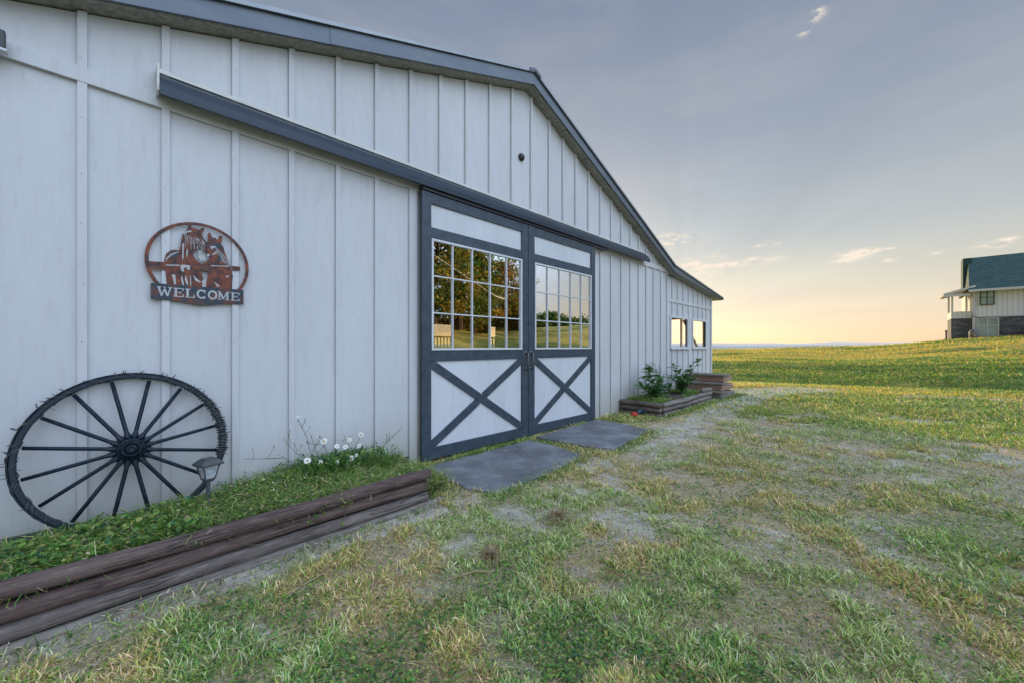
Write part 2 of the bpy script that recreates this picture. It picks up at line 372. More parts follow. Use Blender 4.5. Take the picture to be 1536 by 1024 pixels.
# distant hills (real ridges a few km away, one below the horizon line and a fainter one)
def hills(name,r0,base,h0,h1,seed,mat):
    az=np.radians(np.linspace(-70,75,240)); hh=h0+(h1-h0)*fbm(az*r0,az*0+seed,r0*.12,seed,5)
    rr=np.linspace(0,1,8)
    V=[];n=len(az)
    for k,t in enumerate(rr):
        R=r0*(1+.25*t); z=base+(hh-base)*sin(pi*min(t,.5))+(0 if t<.5 else 0)
        V.append(np.stack([R*np.cos(az),R*np.sin(az)-3.83,z],-1))
    V=np.concatenate(V); ii=np.arange(len(V)).reshape(len(rr),n)
    Q=np.stack([ii[:-1,:-1],ii[1:,:-1],ii[1:,1:],ii[:-1,1:]],-1).reshape(-1,4)
    o=fast_mesh(name,V,Q,None,None,mat); tag(o,kind='structure'); return o
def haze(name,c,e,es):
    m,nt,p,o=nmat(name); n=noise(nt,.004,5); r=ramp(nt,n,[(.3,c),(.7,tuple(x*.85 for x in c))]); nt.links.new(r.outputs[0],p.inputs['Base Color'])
    p.inputs['Roughness'].default_value=1; p.inputs['Emission Color'].default_value=(*e,1); p.inputs['Emission Strength'].default_value=es; return m  # blue-grey colour plus a glow stand in for aerial haze
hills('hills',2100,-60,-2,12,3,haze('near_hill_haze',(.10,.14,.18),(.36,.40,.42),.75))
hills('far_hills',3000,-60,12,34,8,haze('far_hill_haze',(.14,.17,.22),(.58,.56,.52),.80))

# ------------------------------------------------------------------ barn
barn=empty('barn',(0,0,0)); tag(barn,'long white board-and-batten barn with grey metal roof edge and sliding doors','barn')
UB=[-.187+.4064*k for k in range(-10,0)]+[-.187,.224,.647,1.061,1.466,1.86,2.259,2.655,3.05,3.45,3.87,4.28,4.70,5.06,5.41,5.80,6.19,6.57,6.96,7.33,7.70,8.05,8.41,8.80]
def soff(s):  # underside of the roof edge at the wall
    return ZC+float(np.interp(s,[-4.5,4.18,9.24,12.87],[3.742-.351*8.68,3.742,1.741,1.385]))
def wtop(s): return soff(s)-.012
DS0,DS1=2.37,5.89
WZ0,WZ1=ZC-.015,ZC+.69
WIN=[(9.46,10.49),(10.91,11.91)]
wb=MB()
def strip(x0,x1,y,t,z0=None,z1=None,zb=-.25):
    za,zb_=z0,z1
    if z1 is None: ta,tb=wtop(x0),wtop(x1)
    else: ta=tb=z1
    b=zb if z0 is None else z0
    wb.prism([(x0,b),(x1,b),(x1,tb),(x0,ta)],y,y+t)
xs=[-3.6,-2.0,DS0+.02]; 
for a,b in ((-3.6,-.165),(-.165,1.083),(1.083,DS0+.10)): strip(a,b,0,.1)
for a,b in ((DS0+.10,4.18),(4.18,DS1-.10)): strip(a,b,0,.1,z0=ZC+1.70)
for a,b in ((DS1-.10,7.72),(7.72,9.24)): strip(a,b,0,.1)
# lean-to wall, 2 cm back, with the two window openings
ly=.02
strip(9.24,WIN[0][0],ly,.035); strip(WIN[0][1],WIN[1][0],ly,.035); strip(WIN[1][1],12.4,ly,.035)
for a,b in WIN: strip(a,b,ly,.035,z1=WZ0); strip(a,b,ly,.035,z0=WZ1)
def batten(s,z0,z1=None,y=0,w=.045,t=.026,lean=False):
    if z1 is None: wb.prism([(s,z0),(s+w,z0),(s+w,wtop(s+w)),(s,wtop(s))],y-t,y)
    else: wb.box(s,s+w,y-t,y,z0,z1)
TR0,TR1=ZC+1.737,ZC+1.838
for s in UB:
    if s<-3.55: continue
    batten(s,TR1)
    if not (DS0-.1<s<DS1+.02): batten(s,-.2,TR0)
batten(DS0-.10,-.2,TR0,w=.085,t=.024)
for s in (9.50,9.84,10.2,10.57,10.93,11.29,11.64,11.94):
    w=.04
    inwin=any(a-.07<s+w and s<b+.07 for a,b in WIN)
    if inwin: batten(s,-.2,WZ0-.065,ly,w); batten(s,WZ1+.065,ZC+1.07,ly,w)
    else: batten(s,-.2,ZC+1.07,ly,w)
    batten(s,ZC+1.135,None,ly,w)
for s in UB[6:]:
    for k in range(14):
        z=.25+k*.37+random.uniform(-.03,.03)
        if z>wtop(s)-.08 or TR0-.05<z<TR1+.05 or (DS0-.1<s<DS1+.02 and z<TR1): continue
        x=s+.022+random.uniform(-.006,.006); wb.lathe([(.0035,0),(.0035,.0012)],(x,-.0262,z),6,1,axis='y')
wall=wb.build('wall',[M['wall'],M['nail']],barn,bevel=.003)
tb=MB(); tb.box(-3.6,9.12,-.030,0,TR0,TR1); tb.build('trim_board',M['wall'],barn,bevel=.003)
tb=MB(); tb.box(9.30,12.33,ly-.026,ly,ZC+1.07,ZC+1.135); tb.build('trim_board',M['wall'],barn,bevel=.003)
tb=MB(); tb.prism([(9.14,-.2),(9.26,-.2),(9.26,wtop(9.26)),(9.14,wtop(9.14))],-.028,-.0); tb.build('corner_board',M['wall'],barn,bevel=.003)
tb=MB(); tb.prism([(12.33,-.2),(12.425,-.2),(12.425,wtop(12.425)),(12.33,wtop(12.33))],-.012,ly+.0); tb.build('corner_board',M['wall'],barn,bevel=.003)
# dark foundation sill
tb=MB(); tb.box(-3.6,2.28,-.02,-.001,-.25,.105); tb.build('foundation_sill',M['black'],barn)
# sides, back and inside
ib=MB()
ib.box(-3.7,-3.601,0,6.1,-.25,1.95); ib.build('side_wall',M['wall'],barn)
ib=MB(); EO=[(.30,.35),]
# end wall of the lean-to with openings
def ew(y0,y1,z0,z1): ib.box(12.3,12.4,y0,y1,z0,z1)
ET=ZC+1.30
ew(.06,.22,-.25,ET); ew(.22,6,-.25,.95); ew(.22,6,2.15,ET); ew(.84,.88,.95,2.15); ew(2.6,6,.95,2.15)
ib.build('end_wall',M['cream'],barn)
ib=MB(); ib.bar((12.35,.31,1.15),(12.35,.79,2.12),.06,.07,up=(1,0,0)); ib.build('diagonal_brace',M['cream'],barn)
ib=MB()
def bw_(x0,x1,z0,z1): ib.box(x0,x1,6,6.1,z0,z1)
def brest():
    H=ZC+2.0
    segs=[(-3.6,5.6),(7.39,8.94),(10.55,12.4)]
    for a,b in segs: bw_(a,b,-.25,2.6)
    for a,b in ((5.6,7.39),(8.94,10.55)):
        bw_(a,b,-.25,ZC-.02); bw_(a,b,ZC+.66,2.6)
    ib.prism([(-3.6,2.6),(12.4,2.6),(9.24,ZC+1.7),(4.18,ZC+3.7),(-3.6,2.61)],6.0,6.1)
brest(); ib.build('back_wall',M['brownwood'],barn)
for a,b in ((5.6,7.39),(8.94,10.55)):
    ib=MB(); ib.box(a,b,5.93,5.98,ZC+.25,ZC+.30); n=int((b-a)/.12)
    for k in range(n): x=a+.06+k*.12; ib.box(x,x+.035,5.94,5.97,ZC-.1,ZC+.249)
    ib.build('stall_railing',M['darkwood'],barn)
ib=MB(); ib.box(9.18,9.24,.1,5.99,-.2,2.9); ib.build('added_partition',M['darkwood'],barn)  # unseen divider, added to stop light crossing between barn and lean-to
ib=MB(); ib.box(-3.59,12.3,.101,5.99,-.1,.03); ib.build('barn_floor',M['floor'],barn)
# roof
def prof(s): return ZC+float(np.interp(s,[-4.5,4.18,9.24,12.87],[3.94-.353*8.68,3.94,1.911,1.458]))
rb=MB()
PS=[-4.0,4.18,9.24,12.87]
for a,b in zip(PS[:-1],PS[1:]):
    rb.prism([(a,prof(a)-.03),(b,prof(b)-.03),(b,prof(b)+.006),(a,prof(a)+.006)],-.20,6.3)
rb.build('roof',M['roofm'],barn)
fb=MB(); seg=[-4.0,1.357,4.18,9.24,12.87]
for k,(a,b) in enumerate(zip(seg[:-1],seg[1:])):
    y=-.172-.003*(k%2)
    fb.prism([(a,soff(a)),(b,soff(b)),(b,prof(b)-.002),(a,prof(a)-.002)],y,-.15)
    fb.prism([(a,soff(a)-.004),(b,soff(b)-.004),(b,soff(b)+.014),(a,soff(a)+.014)],y-.010,y)   # drip lip
    fb.prism([(a,prof(a)-.032),(b,prof(b)-.032),(b,prof(b)+.010),(a,prof(a)+.010)],y-.022,y)
fb.prism([(4.06,prof(4.06)-.02),(4.18,prof(4.18)-.02),(4.30,prof(4.30)-.02),(4.30,prof(4.30)+.022),(4.18,prof(4.18)+.026),(4.06,prof(4.06)+.022)],-.21,-.12)
fb.box(12.87,12.89,-.19,6.3,prof(12.87)-.07,prof(12.87)+.01)
fb.build('fascia',M['fascia'],barn,bevel=.003)
sb=MB()
for a,b in zip(PS[:-1],PS[1:]):
    sb.prism([(a,soff(a)-.002),(b,soff(b)-.002),(b,soff(b)+.02),(a,soff(a)+.02)],-.150,.0)
    if b>9: pass
sb.prism([(9.24,soff(9.24)-.002),(12.87,soff(12.87)-.002),(12.87,soff(12.87)+.02),(9.24,soff(9.24)+.02)],.0,6.0)
sb.prism([(-3.9,soff(-3.9)-.0),(4.18,soff(4.18)-.0),(9.24,soff(9.24)),(9.24,soff(9.24)+.02),(4.18,soff(4.18)+.02),(-3.9,soff(-3.9)+.02)],.001,6.0)
sb.build('soffit',M['soffit'],barn)
for k in range(8):
    s=4.35+k*.62
    if s>9: break
    r_=MB(); z=soff(s); r_.prism([(s,z-.035),(s+.06,soff(s+.06)-.035),(s+.06,soff(s+.06)-.003),(s,z-.003)],-.145,-.002)
    r_.build('rafter_end',M['rafter'],barn)
# flat frieze strips below the soffit
fz=MB(); fz.prism([(-3.6,wtop(-3.6)-.05),(4.18,wtop(4.18)-.05),(9.14,wtop(9.14)-.05),(9.14,wtop(9.14)),(4.18,wtop(4.18)),(-3.6,wtop(-3.6))],-.030,-.0201)
# track hood above doors
hb=MB(); h0,h1=.205,7.95
P_=[(-.022,ZC+2.005),(-.022,ZC+1.972)]
def xprism(mb,poly,x0,x1,m=0):
    n=len(poly); vs=[(x0,y,z) for y,z in poly]+[(x1,y,z) for y,z in poly]
    mb.add(vs,[tuple(range(n)),tuple(range(2*n-1,n-1,-1))]+[(i,i+n,(i+1)%n+n,(i+1)%n) for i in range(n)],m)
xprism(hb,[(-.021,ZC+1.985),(-.021,ZC+1.90),(-.150,ZC+1.772),(-.158,ZC+1.772),(-.162,ZC+1.835),(-.120,ZC+1.91)],h0,h1)
hb.build('track_hood',M['hood'],barn,bevel=.003)
hb=MB(); hb.box(h0-.01,h1-.02,-.034,-.0205,ZC+1.985,ZC+2.015); hb.build('flashing_strip',M['flash'],barn)
hb=MB(); hb.box(h0-.012,h0,-.15,-.02,ZC+1.80,ZC+1.99); hb.build('hood_end_cap',M['flash'],barn)
hb=MB(); hb.box(DS0,DS1+.4,-.125,-.045,ZC+1.742,ZC+1.775); hb.build('door_track',M['black'],barn)
# sliding doors
DY=-.095
def glass_mat():
    m=bpy.data.materials.new('window_glass'); m.use_nodes=True; nt=m.node_tree; nt.nodes.clear()
    out=nt.nodes.new('ShaderNodeOutputMaterial'); gl=nt.nodes.new('ShaderNodeBsdfGlossy'); tr=nt.nodes.new('ShaderNodeBsdfTransparent'); mx=nt.nodes.new('ShaderNodeMixShader')
    gl.inputs['Roughness'].default_value=.0; gl.inputs['Color'].default_value=(.93,.95,.97,1); tr.inputs['Color'].default_value=(.9,.92,.9,1)
    n=noise(nt,1.3,2,.4); b=nt.nodes.new('ShaderNodeBump'); b.inputs['Strength'].default_value=.05; b.inputs['Distance'].default_value=.02
    nt.links.new(n,b.inputs['Height']); nt.links.new(b.outputs[0],gl.inputs['Normal'])
    mx.inputs[0].default_value=.72; nt.links.new(tr.outputs[0],mx.inputs[1]); nt.links.new(gl.outputs[0],mx.inputs[2]); nt.links.new(mx.outputs[0],out.inputs[0]); return m
M['glass']=glass_mat()
def leaf(x0,x1,label,hs,st_l,st_r):
    z=lambda v:ZC+v
    zb,zt=z(-1.285),z(1.74)
    p=MB(); p.box(x0+.01,x1-.01,DY+.012,DY+.03,zb+.02,z(-.05)); door=p.build('sliding_door',M['panel'],barn)
    p=MB(); p.box(x0+.01,x1-.01,DY+.012,DY+.03,z(1.23),zt-.02); p.build('upper_panel',M['panel'],door); door['label']=label
    f=MB(); a,b=DY-.012,DY+.04
    f.box(x0,x0+st_l,a,b,zb,zt); f.box(x1-st_r,x1,a,b,zb,zt)
    i0,i1=x0+st_l,x1-st_r
    f.box(i0,i1,a+.003,b,z(1.615),zt-.002); f.box(i0,i1,a+.003,b,z(1.222),z(1.347))
    f.box(i0,i1,a+.003,b,z(-.17),z(-.046)); f.box(i0,i1,a+.003,b,zb+.002,z(-1.15))
    f.build('door_frame',M['trimgrey'],door,bevel=.003)
    x=MB(); c0=(i0,a+.012,z(-.19)); c1=(i1,a+.012,z(-1.13)); d0=(i0,a+.012,z(-1.13)); d1=(i1,a+.012,z(-.19))
    # one through board, the other in two halves butted to it
    w=.095
    def dbar(p0,p1,t,yo):
        p0=Vector(p0);p1=Vector(p1); x.bar(p0+Vector((0,yo,0)),p1+Vector((0,yo,0)),.018,w,up=(p1-p0).cross(Vector((0,1,0))).normalized())
    dbar(c0,c1,0,0); 
    mid=(Vector(d0)+Vector(d1))/2; dd=(Vector(d1)-Vector(d0)).normalized(); gp=.05/abs(sin(2*atan2(.94,i1-i0)))
    dbar(d0,mid-dd*gp,0,.001); dbar(mid+dd*gp,d1,0,.001)
    x.build('cross_brace',M['trimgrey'],door,bevel=.002)
    w0,w1,v0,v1=i0+.002,i1-.002,z(-.046),z(1.222)
    m_=MB(); q0,q1=DY-.02,DY+.02
    e=.026
    m_.box(w0,w1,q0,q1,v0+.002,v0+e); m_.box(w0,w1,q0,q1,v1-e,v1-.002); m_.box(w0,w0+e,q0,q1,v0+e,v1-e); m_.box(w1-e,w1,q0,q1,v0+e,v1-e)
    for k in range(1,5):
        xx=w0+(w1-w0)*k/5; m_.box(xx-.0075,xx+.0075,q0+.006,q1,v0+e,v1-e)
    for k in range(1,3):
        zz=v0+(v1-v0)*k/3; m_.box(w0+e,w1-e,q0+.0085,q1-.002,zz-.0075,zz+.0075)
    m_.build('window_frame',M['vinyl'],door,bevel=.002)
    gg=MB()
    for ci in range(5):
        for ri in range(3):
            a0=w0+(w1-w0)*ci/5+.004;a1=w0+(w1-w0)*(ci+1)/5-.004;b0=v0+(v1-v0)*ri/3+.004;b1=v0+(v1-v0)*(ri+1)/3-.004
            tx_,tz_=random.uniform(-.0009,.0009),random.uniform(-.0009,.0009)
            gg.add([(a0,DY+.004-tx_-tz_,b0),(a1,DY+.004+tx_-tz_,b0),(a1,DY+.004+tx_+tz_,b1),(a0,DY+.004-tx_+tz_,b1)],[(0,1,2,3)])
    gg.build('glass',M['glass'],door)
    h=MB(); hx=(x1-.045) if hs>0 else (x0+.05)
    h.tube([(hx,DY-.013,z(-.09)),(hx,DY-.055,z(-.095)),(hx,DY-.06,z(-.12)),(hx,DY-.06,z(-.29)),(hx,DY-.055,z(-.315)),(hx,DY-.013,z(-.32))],.011,8)
    h.box(hx-.02,hx+.02,DY-.016,DY-.0125,z(-.115),z(-.065)); h.box(hx-.02,hx+.02,DY-.016,DY-.0125,z(-.345),z(-.295))
    h.build('door_handle',M['handle'],door,smooth=True)
leaf(DS0,4.125,'left door leaf with trees mirrored in its panes',1,.120,.125)
leaf(4.135,DS1,'right door leaf with open sky mirrored in its panes',-1,.135,.125)
# lean-to windows: frame (> sill, sash)
for i,(a,b) in enumerate(WIN):
    f=MB(); y0,y1=ly-.03,ly+.034; w=.055
    f.box(a-w,a,y0,y1,WZ0-w,WZ1+w); f.box(b,b+w,y0,y1,WZ0-w,WZ1+w); f.box(a,b,y0+.002,y1,WZ1,WZ1+w); f.box(a,b,y0+.002,y1,WZ0-w,WZ0)
    fr=f.build('window',M['cream'] if 0 else M['vinyl'],barn,bevel=.003)
    sl=MB(); sl.box(a-w-.02,b+w+.02,y0-.03,y0-.001,WZ0-w-.002,WZ0-w+.025); sl.build('sill',M['vinyl'],fr,bevel=.002)
# round vent
v=MB(); v.lathe([(.052,0),(.056,.012),(.05,.03),(.03,.05),(.012,.054)],(4.085,-.001,ZC+2.725),20,axis='y'); v.build('gable_vent',M['black'],barn,smooth=True)
# flood lamp on the far left, eave camera on the right
v=MB(); v.box(-.66,-.462,-.13,-.09,ZC+1.735,ZC+1.845); v.box(-.62,-.53,-.09,-.0265,ZC+1.77,ZC+1.83); fl=v.build('flood_light',M['black'],barn,bevel=.006)
v=MB(); v.box(-.67,-.455,-.139,-.085,ZC+1.722,ZC+1.734); v.build('lamp_bezel',M['vinyl'],fl)
v=MB(); v.tube([(9.16,-.03,ZC+1.68),(9.16,-.09,ZC+1.66)],.012,8); v.tube([(9.16,-.08,ZC+1.66),(9.22,-.16,ZC+1.64)],.028,12); v.build('security_camera',M['black'],barn)

for _k in ('wheel','tyre','wire'):
    for _n in M[_k].node_tree.nodes:
        if _n.type=='BSDF_PRINCIPLED': _n.inputs['Specular IOR Level'].default_value=.22
# ------------------------------------------------------------------ wagon wheel
TILT=math.asin(.105/.527); WR=.527
wh=empty('wagon_wheel',(.064,-.145,.622)); wh.rotation_euler=(-TILT,0,0)
tag(wh,'large dark blue wagon wheel with sixteen spokes leaning on the barn wall','wagon wheel')
def ring(mb,r0,r1,y0,y1,n=96,m=0):
    vs=[]
    for k in range(n):
        a=2*pi*k/n
        for (r,y) in ((r0,y0),(r1,y0),(r1,y1),(r0,y1)): vs.append((r*cos(a),y,r*sin(a)))
    fs=[]
    for k in range(n):
        b=4*k;c=4*((k+1)%n)
        for j in range(4): fs.append((b+j,b+(j+1)%4,c+(j+1)%4,c+j))
    mb.add(vs,fs,m)
r_=MB(); ring(r_,.484,.513,-.022,.020); r_.build('rim',M['wheel'],wh,bevel=.004)
r_=MB(); ring(r_,.5135,.522,-.025,.023); r_.build('tyre',M['tyre'],wh,bevel=.002)
h=MB(); h.lathe([(.062,-.05),(.070,-.045),(.072,.03),(.060,.036),(.052,.05),(.050,.085),(.044,.09),(.040,.088),(.034,.07),(.030,.072),(.026,.094),(.018,.098),(.012,.09)],(0,0,0),28,axis='y')
hub=h.build('hub',M['wheel'],wh,smooth=False,bevel=.003)
for k in range(8):
    h=MB(); a=2*pi*k/8; h.lathe([(.008,0),(.008,.012),(.004,.016)],(.060*cos(a),-.036,.060*sin(a)),8,axis='y'); h.build('bolt',M['tyre'],hub)
proto=None
for k in range(16):
    a=radians(11.25+22.5*k)
    if proto is None:
        s_=MB(); s_.tube([(.060,0,0),(.09,-.002,0),(.12,0,0),(.30,0,0),(.474,0,0)],[.021,.020,.0125,.0125,.0115],10); sp=s_.build('spoke',M['wheel'],wh,smooth=True); proto=sp
    else:
        sp=proto.copy(); col.objects.link(sp); sp.parent=wh
    sp.rotation_euler=(0,-a,0)
# string of lights wound round the rim
sl=empty('string_lights',(.064,-.145,.622)); sl.rotation_euler=(-TILT,0,0)
tag(sl,'dark wire fairy lights wound around the wagon wheel rim','string lights')
w_=MB()
def helix(a0,a1,turns,off,jit,rad=.0032):
    n=int(turns*10); pts=[]
    for i in range(n+1):
        t=i/n; a=radians(a0+(a1-a0)*t); ph=2*pi*turns*t
        rr=.502+(.0235+off)*cos(ph)+random.uniform(-jit,jit); y=-.002+(.030+off)*sin(ph)+random.uniform(-jit,jit)
        pts.append((rr*cos(a),y,rr*sin(a)))
    w_.tube(pts,rad,5)
helix(-12,255,19,-.004,.003); helix(-16,55,26,.002,.005,.004); helix(-14,34,22,.006,.006,.0045)
helix(52,240,9,.0,.004)
w_.build('wire',M['wire'],sl,smooth=True)
def bulbmesh():
    b=MB(); b.lathe([(.0045,0),(.005,.012),(.004,.018),(.0035,.028),(.001,.034)],(0,0,0),6); return b
bp=bulbmesh().build('bulb',[M['bulb']],sl); 
for k in range(64):
    o=bp if k==0 else bp.copy()
    if k: col.objects.link(o); o.parent=sl
    a=radians(random.uniform(-18,262)); sgn=random.choice((-1,1,1)); rr=.502+sgn*.0225
    o.location=(rr*cos(a),random.uniform(-.022,-.004),rr*sin(a))
    d=Vector((sgn*cos(a)+random.uniform(-.8,.8),random.uniform(-.9,.1),sgn*sin(a)+random.uniform(-.8,.8)))
    o.rotation_euler=d.to_track_quat('Z','Y').to_euler(); 
    s=random.uniform(.5,.95); o.scale=(s,s,s)

# ------------------------------------------------------------------ welcome sign
sg=empty('welcome_sign',(.445,-.03,1.95)); tag(sg,'round rusted metal sign with two horses at a fence reading WELCOME','sign')
def flat(name,polys,y0,y1,mat,parent,bev=0):
    mb=MB()
    for p in polys: mb.prism([(x-.445,z-1.95) for x,z in p],y0,y1)
    return mb.build(name,mat,parent,bevel=bev)
r_=MB(); ring(r_,.291,.313,-.006,.0,80); 
r_.v=[(x,y,z) for x,y,z in r_.v]; ro=r_.build('ring',M['rust'],sg,bevel=.001)
left=[(0.253,1.76),(0.247,1.841),(0.24,1.909),(0.238,1.951),(0.249,1.996),(0.272,2.024),(0.298,2.035),(0.321,2.033),(0.328,2.062),(0.333,2.107),(0.338,2.139),(0.337,2.152),(0.353,2.168),(0.362,2.19),(0.371,2.212),(0.372,2.255),(0.395,2.255),(0.391,2.216),(0.413,2.219),(0.436,2.21),(0.456,2.23),(0.468,2.239),(0.467,2.213),(0.453,2.18),(0.464,2.151),(0.481,2.122),(0.49,2.092),(0.486,2.062),(0.471,2.052),(0.456,2.063),(0.447,2.086),(0.433,2.065),(0.413,2.051),(0.401,2.013),(0.413,1.984),(0.436,1.96),(0.456,1.952),(0.449,1.903),(0.456,1.868),(0.466,1.824),(0.456,1.76)]
right=[(0.466,1.76),(0.481,1.817),(0.493,1.864),(0.49,1.9),(0.481,1.917),(0.456,1.927),(0.456,1.952),(0.486,1.98),(0.506,2.01),(0.486,2.041),(0.481,2.063),(0.49,2.092),(0.481,2.116),(0.49,2.137),(0.488,2.183),(0.496,2.204),(0.507,2.196),(0.521,2.162),(0.537,2.172),(0.55,2.154),(0.561,2.187),(0.574,2.197),(0.583,2.183),(0.579,2.155),(0.573,2.126),(0.591,2.101),(0.597,2.065),(0.614,2.021),(0.634,1.962),(0.643,1.921),(0.651,1.884),(0.645,1.836),(0.64,1.765)]
slits=[[(0.245,1.935),(0.247,1.961),(0.272,1.996),(0.318,2.025),(0.317,2.018),(0.278,1.988),(0.253,1.954)],[(0.245,1.915),(0.318,1.925),(0.331,1.917),(0.246,1.907)],[(0.348,2.167),(0.365,2.186),(0.389,2.195),(0.394,2.186),(0.369,2.176),(0.352,2.158)],[(0.436,2.055),(0.449,2.044),(0.477,1.998),(0.481,1.985),(0.449,1.971),(0.431,2.0)],[(0.481,2.026),(0.499,2.037),(0.502,2.025),(0.491,2.01)],[(0.328,1.922),(0.345,1.929),(0.383,1.928),(0.384,1.895),(0.371,1.893),(0.358,1.913),(0.345,1.898),(0.348,1.872),(0.331,1.883)],[(0.413,2.149),(0.436,2.136),(0.441,2.126),(0.424,2.129)],[(0.449,2.147),(0.466,2.119),(0.476,2.094),(0.459,2.113)],[(0.502,2.094),(0.528,2.103),(0.543,2.101),(0.513,2.073)],[(0.513,2.032),(0.543,2.065),(0.554,2.065),(0.528,2.03)],[(0.456,1.823),(0.481,1.84),(0.477,1.776),(0.456,1.773)],[(0.399,1.861),(0.427,1.829),(0.449,1.813),(0.441,1.803),(0.413,1.818)],[(0.358,1.856),(0.369,1.804),(0.372,1.773),(0.362,1.785),(0.353,1.819)],[(0.335,1.852),(0.345,1.801),(0.35,1.771),(0.338,1.778),(0.33,1.825)],[(0.278,1.845),(0.298,1.848),(0.303,1.779),(0.293,1.773),(0.285,1.82)],[(0.383,1.85),(0.388,1.851),(0.39,1.775),(0.384,1.774)],[(0.601,1.878),(0.626,1.883),(0.614,1.863)],[(0.51,1.949),(0.626,1.961),(0.626,1.955),(0.51,1.941)],[(0.338,2.082),(0.348,2.092),(0.345,1.977),(0.338,1.958)],[(0.365,2.051),(0.372,2.035),(0.364,1.98),(0.36,2.006)],[(0.528,1.822),(0.565,1.794),(0.55,1.781)]]
dark_=[[(0.481,2.095),(0.521,2.13),(0.565,2.133),(0.574,2.107),(0.55,2.075),(0.521,2.051),(0.491,2.056)],[(.40,1.93),(.45,1.94),(.50,1.93),(.50,1.90),(.45,1.905),(.40,1.90)],[(.262,2.01),(.31,2.028),(.318,1.99),(.27,1.965)],[(.345,2.13),(.40,2.17),(.43,2.15),(.41,2.10),(.36,2.08)],[(.55,2.04),(.585,2.06),(.62,1.975),(.56,1.965)]]
flat('horse_figure',[left],-.004,-.0005,M['rust'],sg).data.name='left_horse'
flat('horse_figure',[right],-.0048,-.001,M['rust'],sg)
flat('dark_patina',dark_,-.0062,-.0049,M['rustdark'],sg)
flat('cut_outs',slits,-.0075,-.0055,M['letter'],sg)
def hair():
    mb=MB()
    for k in range(16):
        x=.345+.008*k; z0=2.17-.004*k; x1=x+random.uniform(-.01,.02)
        mb.bar((x-.445,-.0068,z0-1.95),(x1-.445,-.0068,z0-1.95-random.uniform(.05,.12)),.002,.002,up=(0,1,0))
    for k in range(16):
        x=.535+.006*k; z0=2.10-.006*k
        mb.bar((x-.445,-.0068,z0-1.95),(x+.02-.445,-.0068,z0-1.95-random.uniform(.05,.09)),.002,.002,up=(0,1,0))
    mb.build('mane_lines',M['letter'],sg)
hair()
flat('fence_rail',[[(.152,1.893),(.152,1.925),(.24,1.933),(.455,1.953),(.70,1.966),(.70,1.932),(.455,1.915),(.24,1.895)],[(.150,1.87),(.150,1.885),(.245,1.893),(.245,1.875)]],-.0053,-.0012,M['rust'],sg)
flat('name_plate',[[(.165,1.655),(.30,1.654),(.38,1.640),(.445,1.632),(.51,1.640),(.59,1.656),(.722,1.658),(.722,1.778),(.165,1.772)]],-.007,-.0015,M['rustdark'],sg,.001)
# slab-serif letters built from strokes on a 0..1 grid
def letters():
    mb=MB(); x0,zb,H=.206,1.684,.066; cw=.0665; t=.0135
    def S(cx,ax,az,bx,bz,w=t):
        a=Vector((x0+cx+ax*cw-.445,-.0082,zb+az*H-1.95)); b=Vector((x0+cx+bx*cw-.445,-.0082,zb+bz*H-1.95))
        mb.bar(a,b,.0012+random.random()*.0006,w,up=(b-a).cross(Vector((0,1,0))).normalized())
    sf=.006
    adv=0
    for ch in 'WELCOME':
        c=adv
        if ch=='W':
            S(c,.0,1,.26,0,.011);S(c,.26,0,.5,.8,.008);S(c,.5,.8,.74,0,.011);S(c,.74,0,1.0,1,.008);S(c,-.12,.96,.22,.96,sf);S(c,.78,.96,1.14,.96,sf);S(c,.38,.96,.62,.96,sf); adv+=.082
        elif ch=='E':
            S(c,.2,0,.2,1);S(c,.0,.045,.85,.045,sf);S(c,.0,.955,.85,.955,sf);S(c,.2,.5,.62,.5,sf);S(c,.82,.0,.82,.3,.006);S(c,.82,.7,.82,1,.006);S(c,.62,.36,.62,.64,.005); adv+=.066
        elif ch=='L':
            S(c,.22,0,.22,1);S(c,.0,.045,.82,.045,sf);S(c,.0,.955,.48,.955,sf);S(c,.8,0,.8,.34,.007); adv+=.064
        elif ch in 'CO':
            pts=[(.5+.38*cos(a),.5+.47*sin(a)) for a in [radians(d) for d in ((45,90,135,180,225,270,315) if ch=='C' else (0,45,90,135,180,225,270,315,360))]]
            for k,(p,q) in enumerate(zip(pts[:-1],pts[1:])): S(c,*p,*q,.0125 if abs(p[0]-q[0])<.3 else .008)
            if ch=='C': S(c,.80,.62,.80,1.0,.007);S(c,.80,.0,.80,.30,.006)
            adv+=.068
        elif ch=='M':
            S(c,.12,0,.12,1,.008);S(c,.12,1,.5,.12,.012);S(c,.5,.12,.88,1,.008);S(c,.9,0,.9,1);S(c,-.06,.045,.3,.045,sf);S(c,.7,.045,1.1,.045,sf);S(c,-.06,.955,.2,.955,sf);S(c,.82,.955,1.1,.955,sf); adv+=.082
    mb.build('welcome_lettering',M['letter'],sg)
letters()

